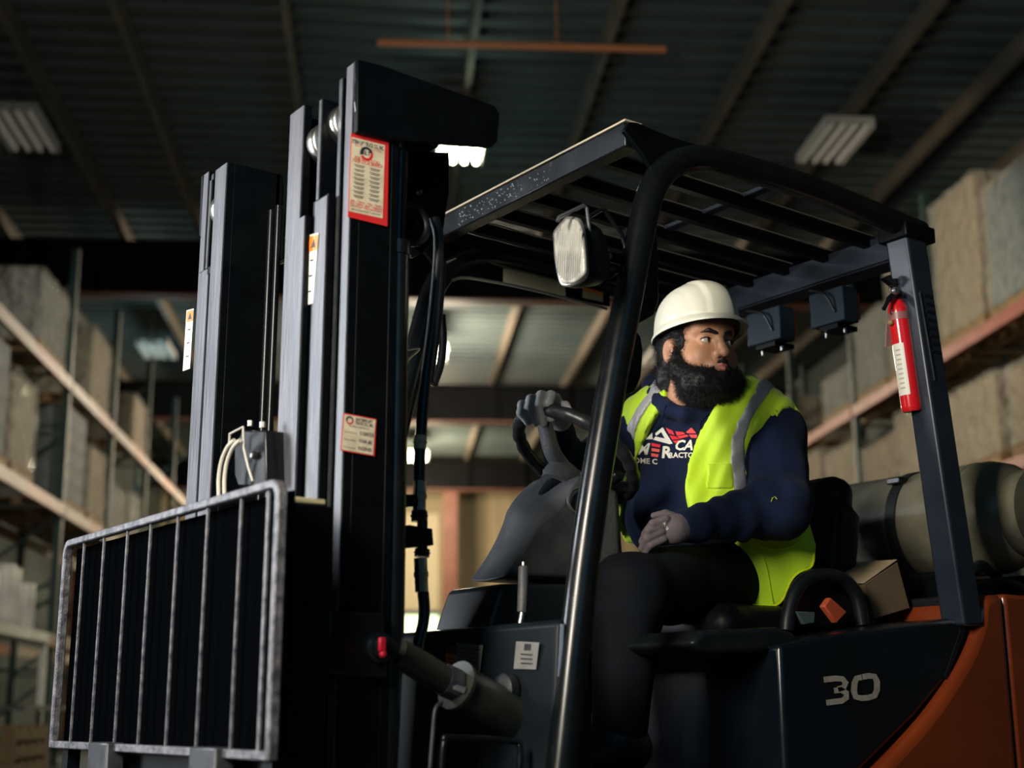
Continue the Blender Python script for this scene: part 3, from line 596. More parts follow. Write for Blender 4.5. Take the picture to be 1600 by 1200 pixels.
# mirrors beside the front pillar
def mirror(pts, yy, th):
    q = MB(); q.prism([PY(a, b, yy) for a, b in pts], (0, th, 0)); o = obj('rear_view_mirror', q, PLASTB, FK, bevel=.008, seg=3)
    c = np.mean(pts, 0); q = MB(); q.prism([PY(*(c+(np.array(p)-c)*.88), yy-.004) for p in pts], (0, .006, 0)); obj('inset_panel', q, BLACKG, o, bevel=.002)
mirror(((985, 352), (1016, 345), (1026, 356), (1031, 400), (1031, 470), (1024, 492), (998, 506), (980, 508)), -.44, .03)
mirror(((975, 512), (992, 510), (1003, 525), (1006, 545), (1003, 590), (994, 612), (975, 618)), -.44, .03)
q = MB(); q.tube([PY(1005, 470, -.46), PY(975, 430, -.5)], .008, 8); obj('mirror_arm', q, BLACK, FK); q = MB(); q.tube([PY(988, 560, -.46), PY(955, 560, -.5)], .008, 8); obj('mirror_arm', q, BLACK, FK)
# decals on the inner side of the far guard rail
def quad(name, pts, fn, pl, th, m_, parent, **k):
    q = MB(); P = [fn(a, b, pl) for a, b in pts]; n = np.cross(P[1]-P[0], P[3]-P[0]); n /= np.linalg.norm(n)
    if n@fw > 0: n = -n
    q.prism([p+n*.0002 for p in P], n*th); return obj(name, q, m_, parent, **k)
m = MB(); m.prism([PY(a, b, .435) for a, b in ((690, 420), (715, 406), (760, 408), (800, 418), (950, 458), (950, 480), (820, 452), (735, 436), (700, 436))], (0, -.01, 0)); rail2 = obj('far_rail_cover', m, BLACK, FK, bevel=.002)
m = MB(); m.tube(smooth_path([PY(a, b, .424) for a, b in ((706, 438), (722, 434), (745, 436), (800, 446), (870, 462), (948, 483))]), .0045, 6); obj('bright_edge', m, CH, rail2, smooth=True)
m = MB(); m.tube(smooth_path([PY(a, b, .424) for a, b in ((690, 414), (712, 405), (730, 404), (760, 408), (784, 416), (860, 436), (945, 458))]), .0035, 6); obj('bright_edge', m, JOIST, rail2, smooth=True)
OLD = mat('aged_decal', (.42, .40, .30), .6, c2=(.34, .32, .24), scale=30)
quad('decal', ((786, 419), (882, 443), (884, 463), (786, 443)), PY, .4235, .0008, OLD, rail2, label='pale rectangular decal')
q_ = quad('decal', ((910, 449), (942, 456), (942, 472), (910, 465)), PY, .4235, .0008, OLD, rail2, label='small decal with an orange strip')
quad('orange_strip', ((911, 449), (941, 456), (941, 462), (911, 454)), PY, .4215, .0004, ORNG, FK)
for k in range(5): quad('print_line', ((796+8, 424+k*3.2+1), (870, 441+k*3.2+1), (870, 442.2+k*3.2+1), (804, 425.2+k*3.2+1)), PY, .4222, .0003, mat('faded_print', (.25, .24, .18), .6), rail2)
# ------------------------------------------------------------------ stickers on the mast
def sticker(name, pts, fn, pl, m_, label, border=None):
    o = quad(name, pts, fn, pl, .0008, border or m_, FK, label=label)
    P = [fn(a, b, pl) for a, b in pts]; xd = P[1]-P[0]; yd = P[0]-P[3]; return o, P[3]+np.array([0, 0, 0]), xd, yd
SP = [(548, 208), (607, 223), (605, 354), (543, 339)]
o, O, xd, yd = sticker('service_sticker', SP, PY, -.4105, REDP, 'red-bordered cream service sticker', None)
W_, H_ = np.linalg.norm(xd), np.linalg.norm(yd)
xh = xd/W_; nn = np.cross(xd, yd); nn /= np.linalg.norm(nn)
def sub(o, O, xd, yd, x0, x1, y0, y1, m_, lift, name='sticker_face'):
    q = MB(); q.prism([O+xd*a+yd*b+nn*lift for a, b in ((x0, y0), (x1, y0), (x1, y1), (x0, y1))], nn*.0002); return obj(name, q, m_, o)
sub(o, O, xd, yd, .02, .90, .07, .955, PAPER, .0012)
def ln(s_, x, y, sz, m_=INK, al='LEFT', bold=0, sx=1, fw_=None): text('lettering', s_, m_, o, O+xd*x+yd*y, xd, yd, sz, al, bold, .0016, sx=sx, fit=fw_*np.linalg.norm(xd) if fw_ else None)
# (helper closes over the sticker being lettered)
ln('STERN LIFT TRUCK CO., INC.', .03, .885, .0125, INK, bold=.0004, fw_=.85)
ln("We're Known For Great Service", .10, .855, .0065, REDP, fw_=.72)
RNG = lambda o_, c, r, m_, y0=0, y1=360: obj('emblem', (lambda q: (q.prism([c+(xd/W_*math.cos(math.radians(a))+yd/H_*math.sin(math.radians(a)))*r for a in np.linspace(y0, y1, 17)]+[c+(xd/W_*math.cos(math.radians(a))+yd/H_*math.sin(math.radians(a)))*r*.62 for a in np.linspace(y1, y0, 17)], nn*.0002), q)[1])(MB()), m_, o_)
RNG(o, O+xd*.42+yd*.795+nn*.0016, .0155, INK, 20, 200); RNG(o, O+xd*.42+yd*.795+nn*.0016, .0155, REDP, 210, 380)
ln('ELT', .42, .780, .0125, INK, 'CENTER', .0005)
ln('FOR SERVICE CALL', .46, .700, .0105, REDP, 'CENTER', .0002, fw_=.68); ln('YOUR LOCAL BRANCH', .46, .665, .0105, REDP, 'CENTER', .0002, fw_=.78)
m = MB()
for cx in (.25, .66):
    for k in range(8):
        for j, wd in ((0, .14), (1, .11)):
            y = .63-k*.052-j*.018; m.prism([O+xd*a+yd*b+nn*.0016 for a, b in ((cx-wd, y), (cx+wd, y), (cx+wd, y+.009), (cx-wd, y+.009))], nn*.0001)
q = obj('branch_list_print', m, INK, o); q['kind'] = 'stuff'
ln('Sales  •  Service  •  Parts  •  Rentals', .46, .190, .0080, REDP, 'CENTER', .0001, fw_=.80); ln('Tires • Training • Allied • Components', .46, .160, .0080, REDP, 'CENTER', .0001, fw_=.85); ln('Dock & Door • Warehouse Products', .46, .130, .0080, REDP, 'CENTER', .0001, fw_=.82)
ln('www.EasternLiftTruck.com', .46, .09, .0080, INK, 'CENTER', 0, fw_=.76)
o, O, xd, yd = sticker('inspection_sticker', [(536, 645), (588, 655), (585, 713), (531, 704)], PY, -.4105, REDP, 'small cream inspection sticker with handwriting'); W_, H_ = np.linalg.norm(xd), np.linalg.norm(yd)
sub(o, O, xd, yd, .03, .97, .03, .97, PAPER, .0012)
RNG(o, O+xd*.2+yd*.83+nn*.0016, .0085, INK, 20, 200); RNG(o, O+xd*.2+yd*.83+nn*.0016, .0085, REDP, 210, 380)
ln('EASTERN LIFT', .38, .86, .0085, INK, 'LEFT', .0003, fw_=.5); ln('TRUCK CO., INC.', .38, .76, .0085, INK, 'LEFT', .0003, fw_=.55); ln('PLANNED MAINTENANCE', .5, .67, .0045, INK, 'CENTER', fw_=.6)
for y, a, b in ((.50, 'Service Due', '1/20/23'), (.30, 'Hour Meter', 'V.NA #2'), (.10, 'Technician', 'N3NS')): ln(a, .08, y, .0048, fw_=.36); ln(b, .52, y, .0105, INK, 'LEFT', .0003, fw_=.4)
def warn(pts, sy, fn, pl, label):
    o = quad('warning_decal', pts, fn, pl, .0006, WHITE, FK, label=label); a, b, c, d = [np.array(p, float) for p in pts]
    t = sy; quad('orange_panel', [a+(b-a)*.05+(d-a)*.02, b-(b-a)*.05+(c-b)*.02, b-(b-a)*.05+(c-b)*t, a+(b-a)*.05+(d-a)*t], fn, pl-.001, .0003, ORNG, o)
    quad('triangle', [a+(b-a)*.5+(d-a)*t*.3, a+(b-a)*.52+(d-a)*t*.3, a+(b-a)*.75+(d-a)*t*.8, a+(b-a)*.25+(d-a)*t*.8], fn, pl-.0016, .0003, INK, o)
    for k in range(3): u = t+.12+k*.22; quad('print_line', [a+(b-a)*.3+(d-a)*u, a+(b-a)*.7+(d-a)*u, a+(b-a)*.7+(d-a)*(u+.02), a+(b-a)*.3+(d-a)*(u+.02)], fn, pl-.001, .0002, INK, o)
warn([(484, 367), (498, 364), (487, 470), (478, 478), (475, 440)][:2]+[(489, 474), (475, 478)], .24, PX, MX+.0095+.017, 'worn white warning decal with an orange top')
warn([(292, 485), (303, 482), (297, 576), (286, 580)], .2, PX, MX+.0095+.017, 'white warning decal with an orange top on the far rail')
# ------------------------------------------------------------------ body, cowl, dash
def yprism(name, pts, y0, y1, m_, bevel=.01, parent=FK, **k):    # outline in x,z run across the truck
    q = MB(); q.prism([(a, y0, b) for a, b in pts], (0, y1-y0, 0)); return obj(name, q, m_, parent, bevel=bevel, seg=3, **k)
def xz(px, py, y): p = PY(px, py, y); return (p[0], p[2])
COWL = mat('cowl_dark_grey', (.005, .008, .011), .42, c2=(.009, .013, .017), spec=.15, scale=7, bump=.1)
yprism('front_cowl', [(.60, .962), (.635, .968), (.68, .955), (.70, .5), (.57, .5)], -.5, .44, COWL, .012)
m = MB(); m.tube([(.612, -.498, .955), (.585, -.5, .62)], .006, 6); obj('cowl_edge_highlight', m, mat('painted_lit_edge', (.12, .15, .2), .4), FK)  # pale tube paints a highlight down the cowl's near edge
yprism('footwell_floor', [(.6, .5), (.6, .6), (1.28, .6), (1.28, .5)], -.5, .46, BLACK, .006)
yprism('chassis_side', [(.45, .2), (.45, .5), (1.3, .5), (1.3, .2)], -.5, .46, BLACK, .01)
SHELL = mat('hood_panel_black_blue', (.0025, .0045, .008), .24, c2=(.004, .007, .012), scale=5, spec=.5)
hood = yprism('hood_panel', [(1.25, .925), (1.30, .935), (1.547, .965), (1.89, 1.004), (1.93, .997), (1.945, .975), (1.855, .85), (1.718, .756), (1.516, .639), (1.35, .55), (1.25, .5)], -.5, .46, SHELL, .022)
q = MB(); q.prism([PY(a, b, -.503) for a, b in ((1495, 966), (1504, 972), (1509, 985), (1480, 1062), (1476, 1058), (1501, 985), (1497, 976))], (0, .004, 0)); obj('panel_seam', q, PLASTB, FK)
yprism('seat_base', [(1.0, .925), (1.04, .955), (1.28, .968), (1.34, .955), (1.34, .93), (1.2, .905), (1.03, .905)], -.47, .42, PLASTB, .012)
arc = [(p[0], p[2]) for p in smooth_path([np.array([a_, 0, b_]) for a_, b_ in ((1.36, .535), (1.52, .622), (1.64, .692), (1.75, .765), (1.84, .838), (1.92, .912), (1.975, .985), (1.99, 1.03))], 4)]
cw = yprism('counterweight', [(1.25, .475)]+arc+[(2.0, 1.055), (2.02, 1.068), (2.085, 1.074), (2.085, .32), (1.25, .32)], -.528, .485, ORANGE, .03)
m = MB(); m.span((2.0, -.44, .98), (2.5, .42, 1.072)); obj('rear_deck', m, PLASTB, FK, bevel=.008)
yprism('counterweight_rear_block', [(2.09, .32), (2.09, 1.074), (2.5, 1.07), (2.62, 1.0), (2.68, .7), (2.62, .32)], -.525, .485, ORANGE, .012)
# number on the side panel, drawn as strokes like the decal
m = MB(); z0 = lambda px, py: PY(px, py, -.5015)
def stroke(pts, wd):
    P = [np.array(p, float) for p in pts]; L, R = [], []
    for i in range(len(P)):
        t = P[min(i+1, len(P)-1)]-P[max(i-1, 0)]; t /= np.linalg.norm(t); n = np.array([-t[1], t[0]])*wd/2; L.append(P[i]+n); R.append(P[i]-n)
    v = [z0(*p) for p in L+R]; n_ = len(P); m.add(v, [(i, i+1, n_+i+1, n_+i) for i in range(n_-1)])
    v2 = [p+np.array([0, -.0012, 0]) for p in v]; m.add(v2, [(i, i+1, n_+i+1, n_+i) for i in range(n_-1)])
stroke([(1287, 1062), (1305, 1060), (1316, 1061), (1321, 1067), (1318, 1074), (1309, 1077)], 9)
stroke([(1303, 1079), (1314, 1078), (1322, 1083), (1322, 1090), (1315, 1095), (1291, 1098)], 9)
stroke([(1346, 1058)]+[(1351+(13+5*(abs(math.cos(a))**.6*(1 if math.cos(a) > 0 else -1)-1)*0)*0+0, 0) for a in ()]+[(1357, 1056), (1366, 1057), (1370, 1065), (1370, 1078), (1366, 1087), (1357, 1090), (1346, 1091), (1337, 1089), (1334, 1080), (1335, 1067), (1338, 1060), (1347, 1058)], 9)
obj('number_lettering', m, mat('number_decal', (.36, .33, .28), .6, c2=(.27, .25, .21), scale=60), FK, label='number 30 in worn cream strokes')
# data plates on the cowl
def cq(name, pts, lift, m_, parent=FK, **k): return quad(name, pts, PX, .598-lift, .0008, m_, parent, **k)
SIL = mat('data_plate_silver', (.34, .33, .31), .4, .4, c2=(.26, .255, .24), scale=20)
cq('data_plate', ((713, 1004), (755, 1008), (748, 1066), (706, 1055)), .008, SIL, label='silver capacity plate')
q = cq('decal', ((699, 1007), (715, 1009), (712, 1049), (695, 1046)), .009, ORNG, label='black and orange warning decal'); cq('black_panel', ((700, 1007), (715, 1009), (713.5, 1023), (698, 1021)), .0105, INK, q)
for k in range(7): cq('print_line', ((716, 1012+k*6.4), (751-k, 1015+k*6.6), (751-k, 1016+k*6.6), (716, 1013+k*6.4)), .0095, RAILD, q)
for k in range(4): cq('print_line', ((698, 1028+k*5), (711, 1030+k*5), (711, 1031+k*5), (698, 1029+k*5)), .0108, INK, q)
q = cq('data_plate', ((807, 1002), (843, 1004), (838, 1046), (803, 1045)), .008, SIL, label='small silver plate with a stamped emblem')
cq('emblem', ((820, 1006), (830, 1006), (829, 1016), (819, 1016)), .0095, RAILD, q)
for k in range(3): cq('print_line', ((814, 1021+k*7), (832, 1022+k*7), (832, 1024+k*7), (814, 1023+k*7)), .0095, RAILD, q)
m = MB(); m.lathe([(.008, 0), (.008, .006)], PX(689, 1040, .588), (-1, 0, 0), 10); obj('rivet', m, STEEL, FK)
m = MB(); m.lathe([(.035, 0), (.035, .02), (.02, .03)], PX(797, 1078, .585), (-1, 0, 0), 20); obj('cowl_boot', m, RUBBER, FK, smooth=True)
# steering column covers
ya, yb = -.125, .085
nearl = [(792, 900), (806, 876), (824, 846), (836, 822), (852, 802), (876, 788), (888, 772), (896, 757), (908, 746)]
farl = [(732, 908), (752, 880), (768, 852), (782, 820), (790, 795), (806, 772), (830, 752), (862, 741), (893, 738)]
N_ = [xz(a, b, ya) for a, b in nearl]; F_ = [xz(a, b, yb) for a, b in farl]; dens = lambda Q: [(p[0], p[2]) for p in smooth_path([np.array([a_, 0, b_]) for a_, b_ in Q], 3)]; N_ = dens(N_); F_ = dens(F_); P = N_
def closep(Q): return Q+[(Q[-1][0]+.12, Q[-1][1]-.03), (Q[-1][0]+.13, Q[-1][1]-.2), (Q[0][0]+.25, Q[0][1])]
Np, Fp = np.array(closep(N_)), np.array(closep(F_)); v = []; cc = MB()
for y, t, s_ in ((ya, 0, .012), (ya+.012, .04, 0), (ya+.05, .25, -.006), ((ya+yb)/2, .5, -.010), (yb-.05, .75, -.006), (yb-.012, .96, 0), (yb, 1, .012)):
    pr_ = Np*(1-t)+Fp*t; cen_ = pr_.mean(0)
    for p in pr_: d_ = cen_-p; d_ /= np.linalg.norm(d_); v.append((p[0]+d_[0]*s_, y, p[1]+d_[1]*s_))
n = len(Np); f = [(i*n+k, i*n+(k+1) % n, (i+1)*n+(k+1) % n, (i+1)*n+k) for i in range(6) for k in range(n)]+[tuple(range(n)), tuple(range(6*n, 7*n))]
cc.add(v, f); obj('steering_column_cover', cc, PLASTIC, FK, smooth=True, bevel=.008, seg=3)
lw = [xz(779, 912, ya), xz(768, 945, ya), xz(756, 986, ya)]
yprism('dash_lower_cover', [lw[0], (lw[0][0]+.24, lw[0][1]+.01), (lw[2][0]+.34, lw[2][1]), (lw[2][0]-.005, lw[2][1]-.03), lw[2], lw[1]], ya-.01, yb+.01, mat('dash_lower_plastic', (.008, .012, .016), .4, c2=(.013, .018, .022), scale=9, bump=.15), .014)
m = MB(); m.tube(smooth_path([PY(a, b, ya-.012) for a, b in ((903, 762), (893, 768), (888, 782), (893, 795), (902, 803))]), .004, 6); obj('column_slot_edge', m, PLASTIC, FK, smooth=True)
hd = MB(); hd.tube([PY(818, 884, -.3), PY(818, 886, -.3), PY(816, 956, -.3), PY(815, 958, -.3)], [.008, .0115, .0115, .009], 16); lv = obj('parking_lever', hd, PLASTIC, FK, smooth=True)
hd = MB(); hd.tube([PY(816, 957, -.3), PY(811, 985, -.3)], .007, 10); obj('rod', hd, STEEL, lv, smooth=True); hd = MB(); hd.lathe([(.0045, 0), (.0045, .008), (.002, .01)], PY(818, 884, -.3), (0, 0, 1), 10); obj('release_button', hd, STEEL, lv)
# steering wheel
wa = math.radians(37); wn = np.array([math.sin(wa), 0, math.cos(wa)]); wx = np.array([math.cos(wa), 0, -math.sin(wa)]); wy = np.array([0., 1, 0])
WC = PY(899, 712, -.02); WR = .168
m = MB(); ring = [WC+(wx*math.cos(a)+wy*math.sin(a))*WR for a in np.linspace(0, 2*math.pi, 97)[:-1]]
rr = [.0162+(.0018 if (k//2) % 2 else 0) for k in range(96)]; m.tube(ring, rr, 14, closed=True); SW = obj('steering_wheel', m, mat('wheel_black', (.016, .018, .02), .38), FK, smooth=True)
m = MB(); hc = WC-wn*.055; m.lathe([(.045, -.05), (.05, -.02), (.046, .0), (.03, .012), (.0, .014)], hc, wn, 24); obj('hub', m, PLASTIC, SW, smooth=True)
def rang(px, py):
    return min(range(360), key=lambda t: sum((np.array(PXY(WC+(wx*math.cos(math.radians(t))+wy*math.sin(math.radians(t)))*WR))-np.array([px, py]))**2))
def PXY(p): q = p-CAM; z = q@fw; return 800+F_PX*(q@rt)/z, 600-F_PX*(q@up)/z
for ang in (rang(845, 655), rang(990, 765), rang(840, 760)):
    a = math.radians(ang); d_ = wx*math.cos(a)+wy*math.sin(a); m = MB()
    pth = smooth_path([hc+d_*.02, hc+d_*.07+wn*.006, WC-wn*.02+d_*.125, WC+d_*(WR-.008)], 6); m.tube(pth, [.021+.010*(1-i/len(pth)) for i in range(len(pth))], 12, asp=.55, ref=np.cross(wn, d_)); obj('spoke', m, PLASTIC, SW, smooth=True)
m = MB(); m.tube([hc-wn*.05, hc-wn*.2], .03, 16); obj('column_shaft', m, PLASTB, SW, smooth=True)
m = MB(); m.tube([PY(950, 755, -.1), PY(968, 741, -.14)], [.012, .016], 12); obj('lever_knob', m, BLACKG, FK, smooth=True)
m = MB(); m.tube([PY(930, 775, -.08), PY(950, 755, -.1)], .006, 8); obj('lever_stem', m, BLACK, FK, smooth=True)
# seat
SEAT = mat('seat_vinyl', (.003, .004, .006), .45, c2=(.006, .007, .009), scale=12, bump=.15, spec=.2)
def rbox(name, fn, lo, hi, m_, parent, h=.012): return sdf_obj(name, fn, lo, hi, h, m_, parent)
def bx(p, c, d, r, R=None):
    q = p-np.array(c)
    if R is not None: q = q@np.array(R)
    q = np.abs(q)-np.array(d)+r; return np.linalg.norm(np.maximum(q, 0), axis=1)+np.minimum(q.max(1), 0)-r
th_ = math.radians(12); RB = np.array([[math.cos(th_), 0, -math.sin(th_)], [0, 1, 0], [math.sin(th_), 0, math.cos(th_)]]).T
RB = np.array([[math.cos(th_), 0, math.sin(th_)], [0, 1, 0], [-math.sin(th_), 0, math.cos(th_)]])
rbox('seat_back', lambda p: smin(bx(p, (1.875, .015, 1.20), (.055, .175, .235), .05, RB), bx(p, (1.86, -.155, 1.17), (.06, .03, .17), .028, RB), .02), (1.8, -.36, .95), (2.2, .3, 1.6), SEAT, FK)
rbox('seat_cushion', lambda p: smin(bx(p, (1.60, -.03, .985), (.30, .25, .055), .05), cap(p, (1.33, -.24, .985), (1.33, .18, .985), .045), .03), (1.2, -.4, .9), (2, .32, 1.15), SEAT, FK)
m = MB(); m.tube(smooth_path([PY(a, b, -.32) for a, b in ((1229, 986), (1232, 960), (1243, 924), (1262, 904), (1292, 899), (1318, 906), (1338, 930), (1348, 975))], 6), .019, 14); obj('hip_restraint', m, PLASTB, FK, smooth=True)
m = MB(); m.prism([PY(a, b, -.30) for a, b in ((1240, 985), (1248, 925), (1290, 905), (1325, 912), (1345, 975))], (0, .02, 0)); obj('restraint_panel', m, SEAT, FK, bevel=.005)
q = MB(); q.prism([PY(a, b, -.34) for a, b in ((1298, 933), (1325, 956), (1308, 974), (1288, 947))], (0, .02, 0)); obj('belt_buckle', q, mat('orange_red_buckle', (.42, .07, .03), .45), FK, bevel=.004, label='orange-red seat belt buckle')
q = MB(); q.prism([PY(a, b, -.34) for a, b in ((1243, 955), (1274, 956), (1273, 974), (1258, 976))], (0, .015, 0)); obj('switch_block', q, mat('grey_green_plastic', (.06, .09, .09), .3), FK, bevel=.003)
# wheels
for x, yy, r in ((.62, -.42, .33), (.62, .38, .33), (2.2, -.42, .27), (2.2, .38, .27)):
    m = MB(); m.lathe([(r*.6, -.1), (r*.93, -.1), (r, -.07), (r, .07), (r*.93, .1), (r*.6, .1)], (x, yy, r), (0, 1, 0), 36); t_ = obj('wheel', m, RUBBER, FK, smooth=True)
    m = MB(); m.lathe([(r*.15, -.08), (r*.5, -.08), (r*.6, -.09), (r*.6, .09), (r*.2, .05)], (x, yy, r), (0, 1, 0), 24); obj('rim', m, ORANGE, t_, smooth=True)
# engine parts behind the pillar
m = MB(); m.tube(smooth_path([(2.12, -.30, 1.09), (2.2, -.36, 1.16), (2.32, -.33, 1.17), (2.44, -.28, 1.12), (2.6, -.3, 1.1)]), .018, 10); obj('gas_hose', m, HOSE, FK, smooth=True)
m = MB(); m.tube(smooth_path([(2.1, -.38, 1.09), (2.24, -.42, 1.12), (2.4, -.40, 1.10), (2.6, -.42, 1.09)]), .014, 10); obj('gas_hose', m, RUBBER, FK, smooth=True)
m = MB(); m.span((2.12, -.34, 1.07), (2.2, .3, 1.155)); m.span((2.45, -.34, 1.07), (2.53, .3, 1.155)); obj('tank_cradle', m, BLACK, FK, bevel=.01)
# ------------------------------------------------------------------ things on the truck
TK = thing('gas_tank', 'weathered pale horizontal gas tank strapped behind the driver seat', 'tank', (2.33, 0, 1.15))
tm = mat('weathered_tank_paint', (.17, .155, .105), .4, c2=(.05, .052, .04), scale=4.5, bump=.25, lo=.42, hi=.66)
R0 = .165; tc_ = (2.33, 0, 1.315); m = MB()
pr = [(.02, -.475), (.07, -.47), (.12, -.45), (.15, -.415), (R0, -.36), (R0, .30), (.15, .355), (.1, .39), (.02, .41)]
m.lathe(pr, tc_, (0, 1, 0), 48); obj('shell', m, tm, TK, smooth=True)
m = MB(); m.lathe([(R0+.001, -.02), (R0+.004, -.018), (R0+.004, .018), (R0+.001, .02)], (2.33, -.10, 1.315), (0, 1, 0), 48); sb = obj('strap', m, mat('strap_black', (.01, .011, .012), .5), TK, smooth=True, label='black steel strap')
m = MB(); m.span((2.19, -.125, 1.435), (2.235, -.075, 1.455)); obj('buckle', m, BLACKG, sb, bevel=.004)
m = MB(); m.lathe([(R0+.0, -.32), (R0+.002, -.318), (R0+.002, -.31), (R0, -.308)], tc_, (0, 1, 0), 48); obj('weld_band', m, tm, TK, smooth=True)
m = MB(); m.lathe([(.12, 0), (.125, .0), (.125, -.06), (.12, -.06)], (2.33, -.44, 1.315), (0, 1, 0), 32); obj('collar', m, tm, TK, smooth=True)
# cardboard box
bxh = thing('cardboard_box', 'small brown cardboard box tipped open behind the seat', 'box', (2.06, -.25, 1.0))
a = [PY(x, y, -.30) for x, y in ((1350, 913), (1402, 879), (1421, 950), (1368, 966))]; back_ = [PY(x, y, -.12) for x, y in ((1325, 893), (1396, 877), (1421, 945), (1345, 960))]
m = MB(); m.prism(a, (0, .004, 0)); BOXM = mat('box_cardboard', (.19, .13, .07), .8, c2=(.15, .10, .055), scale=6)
obj('front_panel', m, BOXM, bxh, bevel=.001)
dp = np.array([0, .17, 0]); m = MB(); m.add([a[0], a[3], a[3]+dp, a[0]+dp], [(0, 1, 2, 3)]); m.add([a[1], a[2], a[2]+dp, a[1]+dp], [(0, 1, 2, 3)]); m.add([a[3], a[2], a[2]+dp, a[3]+dp], [(0, 1, 2, 3)]); m.add([a[0]+dp, a[1]+dp, a[2]+dp, a[3]+dp], [(0, 1, 2, 3)]); obj('sides', m, BOXM, bxh)
m = MB(); q1 = [a[0]+np.array([0, 0, .002]), a[1]+np.array([.0, 0, .006]), a[1]+dp+np.array([0, 0, .012]), a[0]+dp+np.array([-.01, 0, .016])]; m.prism(q1, (0, 0, .003)); fl = obj('top_flap', m, CARDL, bxh, bevel=.001, label='top flap, painted paler as if lit')  # paler cardboard than the sides paints light onto the flap
for k in range(3):
    q = MB(); u = .25+.15*k; q.prism([q1[0]*(1-s_)*(1-t)+q1[1]*s_*(1-t)+q1[2]*s_*t+q1[3]*(1-s_)*t+np.array([0, 0, .0035]) for s_, t in ((u, .35), (u+.06, .35), (u+.06, .65), (u, .65))], (0, 0, .0004)); obj('print_line', q, WOOD, fl)
# fire extinguisher
EX = thing('fire_extinguisher', 'red fire extinguisher with white label clipped to the rear pillar', 'extinguisher', PY(1424, 642, -.47))
RED = mat('extinguisher_red', (.66, .012, .018), .22, coat=.6)
b0 = PY(1425, 641, -.47); b1 = PY(1402, 478, -.47); ax_ = (b1-b0)/np.linalg.norm(b1-b0); Lx = np.linalg.norm(b1-b0); r = .0275
m = MB(); m.lathe([(r*.86, -.004), (r*.97, .0), (r, .008), (r, Lx*.93), (r*.93, Lx*.985), (r*.75, Lx*1.03), (r*.45, Lx*1.06), (r*.4, Lx*1.10), (.001, Lx*1.10)], b0, ax_, 32); obj('cylinder', m, RED, EX, smooth=True)
def band(z0_, z1_, a0, a1, m_, nm, dr=.0008, n=14):
    # arc band round the cylinder between two heights and two angles
    e1 = np.cross(ax_, (0, 1, 0)); e1 /= np.linalg.norm(e1); e2 = np.cross(ax_, e1); v = []
    for k in range(n+1):
        t = math.radians(a0+(a1-a0)*k/n); d_ = e1*math.cos(t)+e2*math.sin(t)
        v += [b0+ax_*z0_+d_*(r+dr), b0+ax_*z1_+d_*(r+dr)]
    q = MB(); q.add(v, [(2*k, 2*k+1, 2*k+3, 2*k+2) for k in range(n)]); return obj(nm, q, m_, EX, smooth=True)
def angof(px, py): # angle round the cylinder facing a pixel column
    best = None
    e1 = np.cross(ax_, (0, 1, 0)); e1 /= np.linalg.norm(e1); e2 = np.cross(ax_, e1)
    for t in range(0, 360, 3):
        d_ = e1*math.cos(math.radians(t))+e2*math.sin(math.radians(t))
        if d_@fw > -.05: continue
        p = b0+ax_*Lx*.4+d_*r-CAM; x = 800+F_PX*(p@rt)/(p@fw)
        if best is None or abs(x-px) < best[0]: best = (abs(x-px), t)
    return best[1]
A1 = angof(1399, 580); A2 = angof(1417, 580)
if abs(A1-A2) > 180: A1 += 360 if A1 < A2 else -360
band(Lx*.14, Lx*.63, A1, A2, WHITE, 'paper_label'); m = None
for k in range(9): band(Lx*(.20+k*.045), Lx*(.215+k*.045), A1+(A2-A1)*.3, A1+(A2-A1)*.7, mat('faint_print', (.45, .44, .4), .6), 'print_line', .0012, 4)
band(Lx*.86, Lx*.93, 0, 360, mat('grey_band', (.30, .12, .12), .4), 'neck_band', .0008, 32)
top = b0+ax_*Lx*1.10
m = MB(); m.lathe([(.011, 0), (.011, .028), (.014, .03), (.014, .045)], top, ax_, 12); vh = obj('valve', m, BLACKG, EX)
m = MB(); m.prism([PY(a, b, -.48) for a, b in ((1411, 445), (1399, 441), (1392, 429), (1382, 434), (1385, 437), (1396, 446), (1405, 452))], (0, .016, 0)); obj('squeeze_lever', m, BLACKG, EX, bevel=.001)
m = MB(); m.tube(smooth_path([PY(a, b, -.48) for a, b in ((1408, 458), (1396, 462), (1388, 470), (1381, 483))]), [.009]*16+[.006]*9, 10); obj('nozzle', m, BLACKG, EX, smooth=True)
m = MB(); m.lathe([(.009, 0), (.011, .006), (.009, .012)], PY(1396, 455, -.50), (0, -1, 0), 12); obj('gauge', m, CH, EX, smooth=True)
m = MB(); m.tube([PY(1393+5*math.cos(t), 452+6*math.sin(t), -.49) for t in np.linspace(0, 6.28, 13)[:-1]], .001, 5, closed=True); obj('pull_pin_ring', m, STEEL, EX)
m = MB(); m.prism([PY(a, b, -.45) for a, b in ((1386, 503), (1392, 500), (1396, 540), (1384, 542))], (0, .003, 0)); obj('inspection_tag', m, mat('tag_mauve', (.28, .2, .19), .6), EX)
m = MB(); m.lathe([(.006, 0), (.008, .006), (.005, .014)], PY(1389, 505, -.46), (0, -1, 0), 10); obj('clip_knob', m, WOOD, EX, smooth=True)
m = MB(); m.span((1.80, -.475, 1.66), (1.86, -.455, 1.70)); obj('clamp', m, BLACK, EX, bevel=.003)
